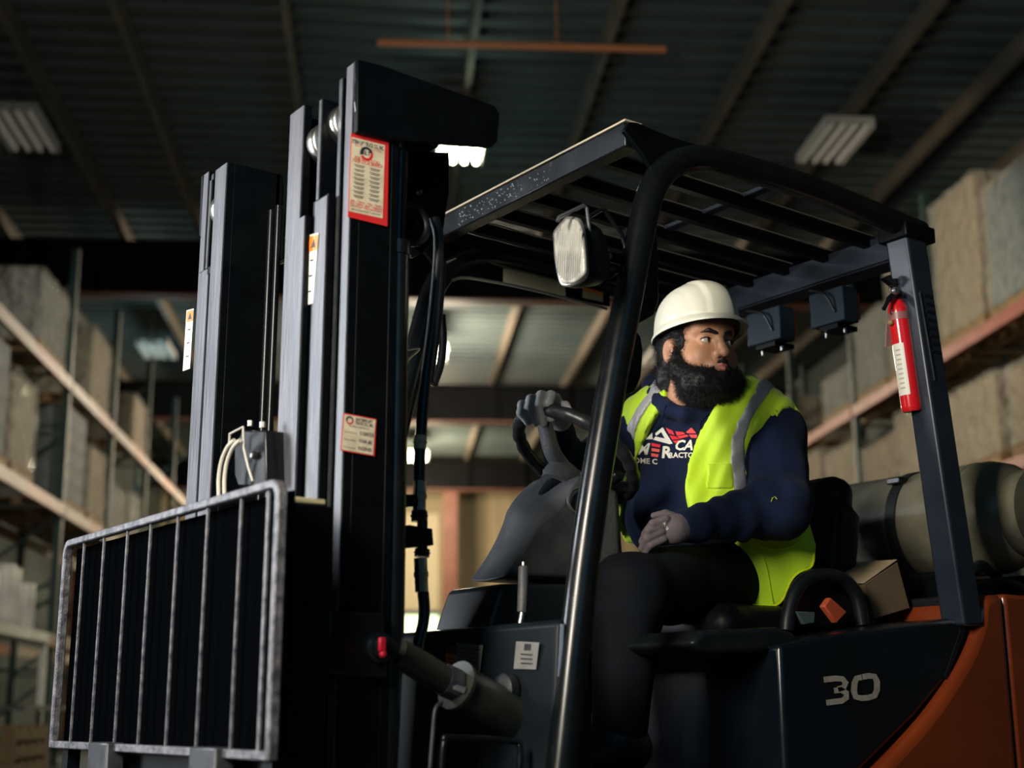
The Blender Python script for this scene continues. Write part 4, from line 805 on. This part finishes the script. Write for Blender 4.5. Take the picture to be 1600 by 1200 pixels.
# ================================================================== the driver
def PD(px, py, d): return CAM+ray(px, py)*d
def pix(p): q = p-CAM; z = q@fw; return 800+F_PX*(q@rt)/z, 600-F_PX*(q@up)/z
def unit(v): v = np.array(v, float); return v/np.linalg.norm(v)
DR = thing('person', 'bearded driver in white hard hat, yellow-green safety vest and navy hoodie, seated at the wheel', 'person', (1.7, -.03, 1.08))
Tf = unit((-.87, -.49, 0)); Tl = unit((.49, -.87, 0)); TR = np.array([Tl, -Tf, (0, 0, 1)]).T      # columns: left, back, up
NAVY = mat('navy_hoodie_cotton', (.0035, .0085, .030), .85, c2=(.0055, .0125, .042), scale=12, bump=.3, bscale=260, sheen=.03, spec=.2)
TROU = mat('dark_work_trousers', (.002, .0034, .006), .8, c2=(.0035, .0055, .009), scale=9, bump=.3, bscale=240, spec=.15)
HIVIS = mat('hi_vis_mesh', (.62, .90, .02), .6, c2=(.56, .84, .015), scale=5, bump=.2, bscale=300, sheen=.3)
HIVD = mat('hi_vis_binding', (.72, .84, .01), .55)
SILV = mat('reflective_silver', (.42, .41, .43), .42, .1, c2=(.36, .355, .38), scale=8)
SKIN = mat('skin', (.50, .25, .14), .5, c2=(.43, .20, .105), scale=14, bump=.25, bscale=150); SKIN.node_tree.nodes['Principled BSDF'].inputs['Subsurface Weight'].default_value = .06
HAIR = mat('black_hair', (.008, .008, .009), .55, spec=.35)
def torso(p):
    d = ell(p, PD(1112, 700, 3.88), (.185, .155, .21), TR)
    d = smin(d, ell(p, PD(1092, 802, 3.87), (.205, .215, .165), TR), .07)
    d = smin(d, ell(p, PD(1165, 885, 3.90), (.18, .16, .13), TR), .06)
    d = smin(d, cap(p, PD(1014, 664, 3.97), PD(1196, 664, 3.83), .075, .08), .06)
    d = smin(d, cap(p, PD(1080, 640, 3.92), PD(1075, 618, 3.92), .085, .07), .05)
    return d
NS, NE, NW = PD(1208, 680, 3.80), PD(1220, 792, 3.60), PD(1085, 820, 3.50)
FS, FE, FWp = PD(1008, 672, 3.98), PD(885, 748, 3.92), PD(872, 668, 3.80)
def arms(p):
    a = chain(p, [NS, NE, NW], [.088, .078, .044], .01); a = smin(a, cap(p, NE, NE+(NW-NE)*.5, .078, .062), .02)
    b = chain(p, [FS, FE, FWp], [.08, .068, .042], .01)
    fold = .004*np.sin(((p-NE)@unit(NW-NE))*95+4*wav(p, 14, 3))*np.clip(((p-NE)@unit(NW-NE))/.1, 0, 1)
    fe = .006*np.sin(((p-NE)@unit(NE-NS))*60+3*wav(p, 12, 8))*np.exp(-(np.linalg.norm(p-NE, axis=1)/.11)**2)
    return np.minimum(a, b)+fold+fe
def cuffs(p): return np.minimum(cap(p, PD(1096, 818, 3.51), PD(1070, 822, 3.49), .047, .043), cap(p, PD(872, 680, 3.81), PD(872, 662, 3.79), .043, .04))
hoodp = [PD(*q) for q in ((1024, 604, 4.02), (1026, 622, 3.90), (1044, 640, 3.80), (1070, 648, 3.76), (1100, 648, 3.77), (1128, 640, 3.80), (1150, 622, 3.88), (1150, 606, 4.0), (1100, 600, 4.08), (1050, 598, 4.08), (1024, 604, 4.02))]
def hood(p): return chain(p, hoodp, [.036, .030, .022, .017, .017, .02, .028, .036, .045, .045, .036], .015)
def hoodie(p):
    d = smin(torso(p), arms(p), .035); d = d+.006*wav(p*[1, 1, 1.6], 24, 1)+.0035*wav(p*[1, 1, .6], 55, 2)
    d = smin(d, cuffs(p), .004); d = smin(d, hood(p)+.002*wav(p, 40, 5), .008)
    neckhole = cap(p, PD(1080, 612, 3.91), PD(1084, 575, 3.92), .052, .066); return np.maximum(d, -neckhole)
lo, hi = PD(1100, 760, 3.85)-[.55, .5, .33], PD(1100, 760, 3.85)+[.55, .55, .42]
HO = sdf_obj('hoodie', hoodie, lo, hi, .0095, NAVY, DR, 'navy hooded sweatshirt with printed chest lettering')
# trousers
HN, KN, AN = PD(1180, 900, 3.85), PD(985, 922, 3.42), PD(965, 1150, 3.36); HF, KF, AF = PD(1110, 905, 4.05), PD(893, 930, 3.76), PD(885, 1130, 3.70)
def trou(p):
    a = chain(p, [HN, KN, AN], [.115, .092, .066], .02); b = chain(p, [HF, KF, AF], [.11, .085, .064], .02)
    d = smin(np.minimum(a, b), ell(p, PD(1170, 905, 3.92), (.18, .155, .10), TR), .04)
    return d+.006*wav(p*[1, 1, .6], 30, 11)+.005*np.sin(p[:, 2]*55+3*wav(p, 9, 4))*np.exp(-(np.minimum(np.linalg.norm(p-KN, axis=1), np.linalg.norm(p-KF, axis=1))/.12)**2)
mn = np.min([HN, KN, AN, HF, KF, AF, PD(1185, 900, 3.92)], 0)-.24; mx_ = np.max([HN, KN, AN, HF, KF, AF, PD(1185, 900, 3.92)], 0)+.24
sdf_obj('trousers', trou, mn, mx_, .011, TROU, DR, 'dark work trousers')
for nm, A_ in (('near', AN), ('far', AF)):
    f0 = A_+np.array([.03, 0, -.03]); f1 = f0+np.array([-.2, -.01, -.035]); zf = .63
    f0[2] = zf+.06; f1[2] = zf+.035
    sdf_obj('boot', lambda p: np.maximum(smin(cap(p, A_, f0, .062, .055), cap(p, f0, f1, .052, .042), .03), zf-.025-p[:, 2]), np.minimum(f0, f1)-.12, np.maximum(A_, f0)+.1, .009, RUBBER, DR)
# vest: wrapped solid over the torso, open in front
C0 = PD(1112, 700, 3.88)+Tf*.155
def lz(px, py): d = ray(px, py); k = ((C0-CAM)@Tf)/(d@Tf); q = CAM+d*k-C0; return q@Tl, q[2]
def lcurve(pts): a = sorted([lz(*q)[::-1] for q in pts]); return (lambda z: np.interp(z-C0[2], [t[0] for t in a], [t[1] for t in a]))
LE = lcurve(((1036, 622), (1018, 650), (990, 690), (964, 735), (950, 790), (940, 860))); RE = lcurve(((1122, 622), (1108, 650), (1092, 680), (1083, 720), (1080, 770), (1086, 800), (1110, 850)))
def vest(p):
    t = torso(p)+.005*wav(p*[1, 1, .7], 26, 21)+.004*np.sin(((p-C0)@Tl)*60+((p-C0)[:, 2])*14+3*wav(p, 9, 22))+.0025*np.sin(((p-C0)@Tl)*130-((p-C0)[:, 2])*60+4*wav(p, 12, 23))-.021
    q = (p-C0)@Tl; zz = p[:, 2]; front = (p-C0)@Tf+.155
    op = np.maximum(np.maximum(LE(zz)-q, q-RE(zz)), -front)      # negative inside the opening
    d = np.maximum(t, -op); neck = cap(p, PD(1082, 650, 3.92), PD(1084, 560, 3.95), .088, .11); d = np.maximum(d, -neck)
    arm = np.minimum(cap(p, NS+(NE-NS)*.02+Tl*.02, NE, .080), cap(p, FS-Tl*.03+(FE-FS)*.05, FE, .075)); d = np.maximum(d, -arm)
    return np.maximum(d, 1.235-zz)
VE = sdf_obj('safety_vest', vest, lo, hi, .0085, HIVIS, DR, 'yellow-green high visibility vest')
def band_on(name, fn, m_, lab=None, h=.006, lo_=None, hi_=None): return sdf_obj(name, fn, lo if lo_ is None else lo_, hi if hi_ is None else hi_, h, m_, VE, lab, relax=1)
S1_ = lcurve(((1180, 606), (1172, 630), (1160, 655), (1150, 690), (1152, 730), (1160, 775), (1172, 800))); S2_ = lcurve(((1015, 606), (1000, 625), (978, 660), (960, 700), (945, 760)))
def stripe(cv, wd):
    def f(p):
        q = (p-C0)@Tl; zz = p[:, 2]; front = (p-C0)@Tf+.155
        return np.maximum(np.maximum(vest(p)-.0045, np.abs(q-cv(zz))-wd), -front-.03)
    return f
c_ = PD(1160, 690, 3.7); band_on('reflective_stripe', stripe(S1_, .0155), SILV, 'grey reflective stripe', .006, c_-[.2, .3, .24], c_+[.2, .3, .2])
c_ = PD(985, 670, 3.85); band_on('reflective_stripe', stripe(S2_, .02), SILV, 'grey reflective stripe', .006, c_-[.2, .25, .2], c_+[.22, .25, .2])
a_, b_ = lz(1110, 727), lz(1148, 765)
def pocket(p): q = (p-C0)@Tl; zz = p[:, 2]-C0[2]; return np.maximum(np.maximum(vest(p)-.0045, np.maximum(a_[0]-q, q-b_[0])), np.maximum(np.maximum(b_[1]-zz, zz-a_[1]), -((p-C0)@Tf+.155)))
c_ = PD(1130, 745, 3.7); band_on('chest_pocket', pocket, HIVIS, None, .005, c_-[.12, .16, .08], c_+[.12, .16, .08])
def polyd(x, y, P):                                   # signed distance to a polygon, in its units
    P = np.array(P, float); d = np.full(x.shape, 1e9); ins = np.zeros(x.shape, bool)
    for i in range(len(P)):
        a = P[i]; b = P[i-1]; e = b-a; w0 = x-a[0]; w1 = y-a[1]; t = np.clip((w0*e[0]+w1*e[1])/(e@e), 0, 1)
        d = np.minimum(d, (w0-e[0]*t)**2+(w1-e[1]*t)**2); c = ((a[1] > y) != (b[1] > y)) & (x < (b[0]-a[0])*(y-a[1])/(b[1]-a[1]+1e-12)+a[0]); ins ^= c
    return np.where(ins, -1, 1)*np.sqrt(d)
SKp = [(1112, 834), (1128, 858), (1142, 885), (1156, 915), (1168, 940), (1184, 949), (1208, 949), (1224, 938), (1236, 910), (1250, 895), (1271, 884), (1275, 852), (1262, 808), (1230, 808), (1180, 830)]
HIPC = PD(1195, 880, 3.86)
skpl = np.array([lz2 for lz2 in SKp], float)
def skirt(p):
    q = p-CAM; z = q@fw; x = 800+F_PX*(q@rt)/z; y = 600-F_PX*(q@up)/z
    e = ell(p, HIPC, (.19, .20, .24), TR)+.006*np.sin(((p-HIPC)@Tf)*38+.8+2*wav(p, 7, 31))+.003*wav(p, 25, 32)
    return np.maximum(np.maximum(np.abs(e)-.0065, polyd(x, y, SKp)/580), (z-3.88))
c_ = PD(1195, 880, 3.72); band_on('vest_skirt', skirt, HIVIS, 'flared lower edge of the vest over the hip', .0055, c_-[.24, .2, .17], c_+[.24, .24, .17])
def onskirt(px, py):
    d = ray(px, py); t = 3.3; dn = np.linalg.norm(d)
    for _ in range(60): t += max(ell((CAM+d*t)[None], HIPC, (.197, .207, .247), TR)[0], -.01)*.8/dn
    return CAM+d*t
kc = np.mean(SKp, 0)
m = MB(); m.tube(smooth_path([onskirt(*(kc+(np.array(q, float)-kc)*.97)) for q in SKp[:12]], 4), .0032, 6); obj('hem_binding', m, HIVD, VE, smooth=True, label='yellow bound hem')
m = MB(); m.tube(smooth_path([onskirt(*q) for q in ((1176, 838), (1190, 853), (1214, 858), (1240, 852), (1252, 840))], 4), .0025, 6); obj('pocket_seam', m, HIVD, VE, smooth=True)
m = MB(); m.tube(smooth_path([onskirt(*q) for q in ((1178, 842), (1196, 880), (1208, 944))], 4), .0016, 6); obj('panel_seam', m, HIVD, VE, smooth=True)
# lettering and roof mark on the chest
def march(px, py, off=.0035, base=None):
    d = ray(px, py); t = 3.3; dn = np.linalg.norm(d); b = base or hoodie
    for _ in range(40): t += b((CAM+d*t)[None])[0]*.8/dn
    return CAM+d*t-unit(d)*off
TW = mat('print_white', (.78, .75, .66), .6); TRD = mat('print_red', (.75, .02, .03), .55); TPK = mat('print_salmon', (.85, .13, .09), .55)
def pxpoly(name, polys, m_, parent=HO, off=.0035):
    q = MB()
    for P in polys:
        P = [np.array(a, float) for a in P]; v = [march(*a, off) for a in P]; q.add(v, [tuple(range(len(v)))])
    return obj(name, q, m_, parent)
def pxtext(s_, px, py, sz, m_, slope=0, sx=1, shear=0, bold=0, parent=HO, off=.0035, base=None, name='lettering', rot=0):
    cu = bpy.data.curves.new('t', 'FONT'); cu.body = s_; cu.size = 1; cu.shear = shear; cu.offset = bold; cu.resolution_u = 2
    t = bpy.data.objects.new('t', cu); COL.objects.link(t); dg = bpy.context.evaluated_depsgraph_get(); dg.update(); me = bpy.data.meshes.new_from_object(t.evaluated_get(dg)); bpy.data.objects.remove(t)
    q = MB(); cr, sr = math.cos(math.radians(rot)), math.sin(math.radians(rot)); q.v = [tuple(march(px+(v.co.x*cr+v.co.y*sr)*sz*sx, py-(v.co.y*cr-v.co.x*sr)*sz+v.co.x*sz*sx*slope, off, base)) for v in me.vertices]; q.f = [tuple(p.vertices) for p in me.polygons]; q.mi = [0]*len(q.f)
    return obj(name, q, m_, parent)
pxpoly('emblem', [[(1008.5, 686.5), (1019, 676), (1020, 686)], [(1023, 677.5), (1035, 667.5), (1038, 671), (1025.5, 681)], [(1035, 667.5), (1051, 693), (1046, 694), (1039, 686), (1032, 673)], [(1020.5, 687), (1024, 682), (1040, 685.5), (1046, 694)]], TW)
pxpoly('emblem_roof', [[(1040, 668), (1051, 673), (1054, 680), (1045, 677)], [(1055, 674), (1067, 675), (1071, 678), (1058, 681)], [(1046, 680), (1056, 682), (1062, 686), (1050, 687)], [(1058, 682), (1073, 679), (1076, 682), (1062, 685.5)], [(1051, 689), (1063, 687.5), (1056, 693)], [(1072, 675), (1080, 668), (1085, 673), (1088, 677), (1074, 677)], [(1076, 679), (1089, 679), (1089, 684.5), (1080, 684)]], TRD)
pxtext('M', 994, 710, 24, TW, -.02, 1.0, .25, .03)
pxpoly('emblem_bars', [[(1018, 692), (1032, 695), (1031, 699.5), (1018, 697)]], TRD)
pxpoly('emblem_bars', [[(1018, 700), (1031, 702), (1030, 706.5), (1018, 705)]], TPK); pxpoly('emblem_bars', [[(1017.5, 708), (1029, 710), (1028, 714.5), (1017.5, 713)]], TPK)
pxtext('R', 1033, 715, 25, TW, 0, 1.0, .1, .035); pxtext('CA', 1053, 703, 22, TW, 0, .95, .3, .03)
pxtext('RACTO', 1045, 715, 11.5, TW, 0, 1.0, 0, .025); pxtext('OME C', 990, 723, 11.5, TW, .06, 1.05, 0, .025)
for P in (((1040, 633), (1036, 650), (1026, 672), (1010, 700), (1000, 728)), ((1120, 640), (1104, 648), (1094, 660), (1092, 676), (1098, 688))):
    m = MB(); m.tube([march(a, b, .004) for a, b in P], .0022, 6); obj('drawstring', m, NAVY, HO, smooth=True)
m = MB(); m.tube([march(a, b, .002) for a, b in ((1205, 784), (1207, 778), (1211, 776), (1214, 780))], .0009, 5); obj('loose_thread', m, HIVD, HO)
# ------------------------------------------------------------------ head
hh = np.array([.584, .812, 0]); rr_ = np.array([.812, -.584, 0]); ty = math.radians(26)
HFw = -hh*math.cos(ty)+rr_*math.sin(ty); HX = rr_*math.cos(ty)+hh*math.sin(ty); HZ = np.array([0, 0, 1.])
HB = np.array([HX, HFw, HZ]).T; HC = PD(1090, 553, 3.85); SC = 1.10
def hl_(p): return (p-HC)@HB/SC                        # world -> head units
def hw(x, y, z): return HC+(HB@np.array([x, y, z]))*SC
def sym(p): q = p.copy(); q[:, 0] = np.abs(q[:, 0]); return q
def head_l(p):
    s = sym(p)
    d = ell(p, (0, -.012, .045), (.077, .098, .10)); d = smin(d, ell(p, (0, .025, -.03), (.066, .076, .088)), .025)
    d = smin(d, ell(p, (0, .045, -.088), (.046, .048, .036)), .025)
    d = smin(d, ell(s, (.038, .062, -.028), (.030, .030, .032)), .022)
    d = smin(d, cap(s, (.006, .089, .032), (.046, .070, .036), .0135, .011), .014)
    d = smin(d, ell(p, (0, .075, .065), (.055, .022, .045)), .03)
    d = smax(d, -ell(s, (.033, .112, .012), (.021, .020, .0125)), .012)
    d = smin(d, cap(p, (0, .094, .022), (0, .116, -.020), .0085, .0125), .012)
    d = smin(d, sph(s, (.0135, .107, -.026), .0105), .008); d = smin(d, sph(p, (0, .121, -.024), .0105), .006)
    d = smin(d, ell(p, (0, .088, -.055), (.032, .022, .022)), .015)
    d = smax(d, -ell(s, (.0075, .113, -.0365), (.0042, .006, .004)), .002)
    # eyelids: a ball opened along an almond
    lid = sph(s, (.033, .079, .011), .0165); al = ell(s, (.033, .096, .0105), (.0145, .02, .0052)); d = smin(d, lid, .004); d = smax(d, -al, .0015)
    # ears
    a = math.radians(20); Re = np.array([[math.cos(a), math.sin(a), 0], [-math.sin(a), math.cos(a), 0], [0, 0, 1]]).T
    e = ell(s, (.081, -.004, -.002), (.010, .020, .033), Re); e = smax(e, -ell(s, (.091, .002, .003), (.008, .011, .019), Re), .004); e = smin(e, cap(s, (.082, .009, -.006), (.080, .010, .004), .0045), .005)
    e = smin(e, cap(s, (.0855, -.008, .014), (.0855, -.006, -.012), .003), .004); d = smin(d, e, .006)
    d = smin(d, cap(p, (0, -.03, -.04), (-.010, -.040, -.145), .060, .058), .02)
    return d
def head(p): return head_l(hl_(p))*SC
lo_h, hi_h = HC-[.13, .16, .20], HC+[.13, .14, .175]
HD = sdf_obj('head', head, lo_h, hi_h, .0034, SKIN, DR, relax=1)
EW = mat('eye_white', (.5, .47, .43), .25); IR = mat('iris_brown', (.03, .014, .008), .15); LP = mat('lip', (.52, .19, .16), .4, c2=(.45, .15, .13), scale=30, bump=.2)
for sx in (-1, 1):
    c = np.array([sx*.033, .0795, .011]); g = unit((.42, .90, .03)); w0 = hw(*c); gd = HB@g
    m = MB(); n = 24; prof = [(.0148*SC*math.sin(a), .0148*SC*-math.cos(a)) for a in np.linspace(.02, math.pi-.02, 16)]; m.lathe(prof, w0, gd, n); ey = obj('eye', m, EW, HD, smooth=True)
    m = MB(); m.lathe([(.0148*SC*math.sin(a), .0149*SC*math.cos(a)) for a in np.linspace(.45, .02, 6)]+[(.0005, .0151*SC)], w0+gd*.0004, gd, n); obj('iris', m, IR, ey, smooth=True)
for sx in (-1, 1):
    m = MB(); m.tube([hw(sx*.033+.0155*math.cos(a), .079+.0165*math.sqrt(max(.05, 1-(.94*math.cos(a))**2))+.0004, .0108+.0062*math.sin(a)) for a in np.linspace(.1, math.pi-.1, 11)], [.0006, .001, .0013, .0014, .0014, .0014, .0014, .0013, .0012, .001, .0006], 6); obj('eyelashes', m, HAIR, HD, smooth=True)
def lips(p):
    q = hl_(p); s = sym(q); u = smin(cap(s, (.006, .1105, -.0525), (.021, .102, -.0565), .0048, .002), cap(q, (-.004, .1115, -.0535), (.004, .1115, -.0535), .0042), .003)
    l = cap(s, (0, .1115, -.0625), (.019, .102, -.0580), .0062, .002); return np.minimum(u, l)*SC
sdf_obj('lips', lips, hw(0, .1, -.057)-[.04, .04, .03], hw(0, .1, -.057)+[.04, .04, .03], .0018, LP, HD)
# beard, moustache, brows and hair
def beard_l(q):
    s = sym(q)
    d = ell(q, (0, .048, -.098), (.082, .074, .050)); d = smin(d, cap(s, (.074, .012, .004), (.070, .022, -.055), .008, .022), .02); d = smin(d, cap(s, (.070, .022, -.055), (.045, .07, -.088), .024, .03), .02)
    d = smin(d, cap(s, (.0, .114, -.0425), (.026, .100, -.052), .005, .006), .004); d = smin(d, cap(s, (.026, .100, -.052), (.036, .088, -.08), .006, .014), .012)
    d = smin(d, cap(q, (0, .108, -.080), (0, .10, -.11), .010, .02), .012)
    d = smax(d, -ell(q, (0, .12, -.0585), (.024, .022, .0095)), .003); d = smax(d, -ell(s, (.014, .122, -.073), (.009, .014, .006)), .004)
    d = smax(d, -ell(s, (.040, .100, -.030), (.030, .03, .030)), .006)
    return d+.0035*wav(q, 130, 41)+.0025*wav(q, 240, 42)
HM = []
def beard(p): return beard_l(hl_(p))*SC
BD = sdf_obj('beard', beard, HC-[.13, .17, .22], HC+[.13, .12, .04], .0038, HAIR, HD, 'full curly black beard')
def hair_l(q):
    s = sym(q)
    d = ell(q, (0, -.018, .035), (.086, .108, .09)); cut = np.maximum(q[:, 1]-.035-.45*(q[:, 2]-.03), -q[:, 2]+.005); d = smax(d, q[:, 1]-.042, .01)
    d = smin(d, ell(q, (0, -.065, -.055), (.080, .055, .075)), .03); d = smin(d, cap(s, (.077, .030, .036), (.078, .024, .016), .006, .003), .01)
    d = smin(d, ell(q, (0, .0, .062), (.082, .094, .022)), .01)                      # dark band under the hat
    d = smax(d, -ell(s, (.09, -.0, -.004), (.035, .026, .036)), .006)
    return d+.004*wav(q, 110, 51)+.0025*wav(q, 230, 52)
def hair(p): return hair_l(hl_(p))*SC
HR = sdf_obj('hair', hair, HC-[.14, .17, .17], HC+[.14, .15, .14], .0045, HAIR, HD, 'curly black hair under the hat')
def brow(p):
    q = hl_(p); s = sym(q); return (chain(s, [(.012, .1035, .028), (.030, .0985, .0345), (.050, .081, .030)], [.0050, .0056, .0026], .002)+.0008*wav(q, 400, 61))*SC
sdf_obj('eyebrows', brow, hw(0, .09, .03)-[.08, .06, .03], hw(0, .09, .03)+[.08, .06, .03], .0022, HAIR, HD)
def strands(name, src, n, L, parent, seed, rad=.00055, flt=None, curl=.004, down=.3):
    rs = np.random.RandomState(seed); me = src.data; vs = np.array([v.co for v in me.vertices])+wpos(src); ns = np.array([v.normal for v in me.vertices])
    if flt is not None: k = flt(vs); vs, ns = vs[k], ns[k]
    ii = rs.randint(0, len(vs), n); m = MB(); V = []; Fs = []
    for i in ii:
        p = vs[i]+rs.normal(size=3)*.0015; nn_ = ns[i]; d = unit(nn_+rs.normal(size=3)*.45+np.array([0, 0, -down])); a = unit(np.cross(d, rs.normal(size=3))); b = np.cross(d, a)
        l = L*rs.uniform(.5, 1.2); ph = rs.rand()*6.28; tw = rs.uniform(1.5, 3.2); o_ = len(V); K = 6
        for k in range(K):
            t = k/(K-1); q = p+d*(t*l-.002)+a*curl*t*math.cos(ph+tw*3*t)+b*curl*t*math.sin(ph+tw*3*t); r = rad*(1.1-t*.8); V += [q+a*r, q-a*r*.5+b*r*.86, q-a*r*.5-b*r*.86]
        for k in range(K-1):
            for j in range(3): Fs.append((o_+k*3+j, o_+k*3+(j+1) % 3, o_+k*3+3+(j+1) % 3, o_+k*3+3+j))
    m.v = V; m.f = Fs; m.mi = [0]*len(Fs)
    v = np.array(V); base = v.mean(0); me2 = bpy.data.meshes.new(name); me2.from_pydata((v-base).tolist(), [], Fs); me2.materials.append(HAIR); me2.polygons.foreach_set('use_smooth', [True]*len(Fs))
    o = bpy.data.objects.new(name, me2); COL.objects.link(o); o.location = base-wpos(parent); o.parent = parent; o['kind'] = 'stuff'; return o
inl = lambda vs: hl_(vs)
strands('beard_curls', BD, 7000, .016, HD, 5, flt=lambda v: ~((np.abs(hl_(v)[:, 0]) < .03) & (hl_(v)[:, 1] > .09) & (hl_(v)[:, 2] > -.085)), down=.5)
strands('moustache_hairs', BD, 500, .006, HD, 6, flt=lambda v: (np.abs(hl_(v)[:, 0]) < .034) & (hl_(v)[:, 1] > .09) & (hl_(v)[:, 2] > -.07), curl=.001, down=1.2)
strands('hair_curls', HR, 3800, .016, HD, 7, flt=lambda v: (hl_(v)[:, 2] < .05) & (hl_(v)[:, 1] < .05), curl=.006)
# stubble on the cheek edge
# hard hat
HT = math.radians(5); hatR = np.array([[1, 0, 0], [0, math.cos(HT), math.sin(HT)], [0, -math.sin(HT), math.cos(HT)]]).T   # tipped back
def hatw(x, y, z): q = hatR@np.array([x, y, z]); return HC+HB@(q+np.array([0, .002, .064]))
HATM = mat('hard_hat_plastic', (.80, .77, .64), .38, c2=(.74, .71, .58), scale=10, bump=.05)
m = MB(); nu, nv = 96, 22; V = []
for j in range(nv):
    el = (j/(nv-1))**.9*math.pi/2; rz = math.sin(el)**.92; rc = math.cos(el)**.72
    for i in range(nu):
        a = 2*math.pi*i/nu; cx_, sx_ = math.cos(a), math.sin(a); x = .112*rc*cx_; y = .135*rc*sx_; z = .128*rz
        k = 1.0
        ax = abs(x)
        if ax < .040: z += .006*min(1, (.040-ax)/.0022)*(1 if z > .02 else z/.02); y *= 1+.035*min(1, (.040-ax)/.0022)
        elif abs(ax-.078) < .004: x *= .985
        V.append(hatw(x, y, z))
Fq = [(j*nu+i, j*nu+(i+1) % nu, (j+1)*nu+(i+1) % nu, (j+1)*nu+i) for j in range(nv-1) for i in range(nu)]
m.add(V, Fq); HAT = obj('hard_hat', m, HATM, HD, smooth=True, label='cream-white hard hat')
HAT.modifiers.new('s', 'SOLIDIFY').thickness = .003
m = MB(); V = []; pro = []
for i in range(nu):
    a = 2*math.pi*i/nu; c_x, s_y = math.cos(a), math.sin(a); pk = max(0, s_y)**3; ext = .008+.030*pk
    for r_, z_ in ((0, .006), (.35, .001), (1, -.010-.006*pk), (1.04, -.0135-.006*pk), (.98, -.017-.006*pk), (.3, -.006), (0, -.004)):
        V.append(hatw((.112+ext*r_)*c_x, (.135*(1.0)+ext*r_)*s_y, z_))
K = 7; m.add(V, [(i*K+k, ((i+1) % nu)*K+k, ((i+1) % nu)*K+(k+1) % K, i*K+(k+1) % K) for i in range(nu) for k in range(K)]); obj('brim', m, HATM, HAT, smooth=True)
m = MB(); m.tube([hatw(.106*math.cos(a), .128*math.sin(a), -.008) for a in np.linspace(0, 2*math.pi, 49)[:-1]], .0075, 8, closed=True, asp=.5); obj('head_band', m, mat('hat_band', (.03, .032, .04), .7), HAT, smooth=True)
for a in (200, 215, 340, 20): q = MB(); a = math.radians(a); q.lathe([(.005, -.012), (.006, 0), (.003, .004)], hatw(.108*math.cos(a), .130*math.sin(a), -.004), HB@(hatR@np.array([0, 0, -1.])), 8); obj('suspension_key', q, HATM, HAT)
# ------------------------------------------------------------------ gloves
GLV = mat('grey_knit_glove', (.42, .42, .43), .8, c2=(.33, .33, .345), scale=30, bump=.4, bscale=400); GLD = mat('brown_grey_glove', (.12, .095, .105), .75, c2=(.09, .072, .082), scale=20, bump=.35, bscale=400)
def fingers(fs, palm, k=.004):
    def f(p):
        d = palm(p)
        for pts, rs in fs: d = smin(d, chain(p, pts, rs, .003), k)
        return d
    return f
def near_palm(p):
    A0, A1, A2 = PD(1082, 821, 3.495), PD(1056, 826, 3.475), PD(1038, 829, 3.475)
    d = smin(cap(p, A0, A1, .036, .034), cap(p, A1, PD(1037, 818, 3.47), .032, .018), .02); return smin(d, cap(p, A1, PD(1036, 842, 3.475), .030, .018), .015)
fs = []
for kn, md, tp, r in (((1040, 811), (1020, 818), (1007, 834), .0105), ((1035, 820), (1013, 829), (1003, 846), .0112), ((1033, 830), (1011, 841), (1003, 857), .0112), ((1036, 842), (1017, 851), (1008, 864), .0102)):
    fs.append(([PD(*kn, 3.452), PD(*md, 3.445), PD(*tp, 3.462)], [r*1.1, r, r*.8]))
fs.append(([PD(1060, 812, 3.50), PD(1040, 803, 3.50), PD(1022, 806, 3.50)], [.015, .0115, .009]))
gn = fingers(fs, near_palm); c_ = PD(1042, 832, 3.47); G1 = sdf_obj('glove', lambda p: gn(p)+.0008*wav(p, 200, 71), c_-[.11, .11, .08], c_+[.11, .11, .08], .0026, GLD, DR, 'brown-grey glove resting on the thigh')
pxtext('BOSS', 1036, 817, 5.5, TW, 0, 1.0, 0, .02, parent=G1, off=.0015, base=gn, rot=65)
# far glove closes over the wheel rim
def rimpt(px, py):
    b = min(ring, key=lambda q: (pix(q)[0]-px)**2+(pix(q)[1]-py)**2); return b, (b-CAM)@fw
_, dR = rimpt(842, 655)
fs = []
for kn, pp_, md, tp, r in (((828, 634), (816, 633), (814, 645), (824, 659), .0115), ((841, 626), (830, 624), (827, 638), (836, 661), .0122), ((855, 622), (846, 618), (842, 634), (849, 662), .0125), ((869, 622), (861, 618), (857, 632), (862, 654), .012)):
    fs.append(([PD(*kn, dR+.02), PD(*pp_, dR-.005), PD(*md, dR-.026), PD(*tp, dR-.022)], [r*1.05, r*1.1, r, r*.85]))
fs.append(([PD(884, 642, dR+.05), PD(884, 634, dR+.02), PD(889, 640, dR-.01)], [.015, .012, .009]))
def far_palm(p): return smin(cap(p, PD(832, 638, dR+.028), PD(868, 628, dR+.028), .016, .019), cap(p, PD(855, 640, dR+.05), PD(876, 656, dR+.08), .028, .03), .02)
gf = fingers(fs, far_palm); c_ = PD(850, 642, dR+.02); sdf_obj('glove', lambda p: gf(p)+.0008*wav(p, 200, 72), c_-[.11, .12, .08], c_+[.11, .13, .08], .0026, GLV, DR, 'light grey glove gripping the wheel')
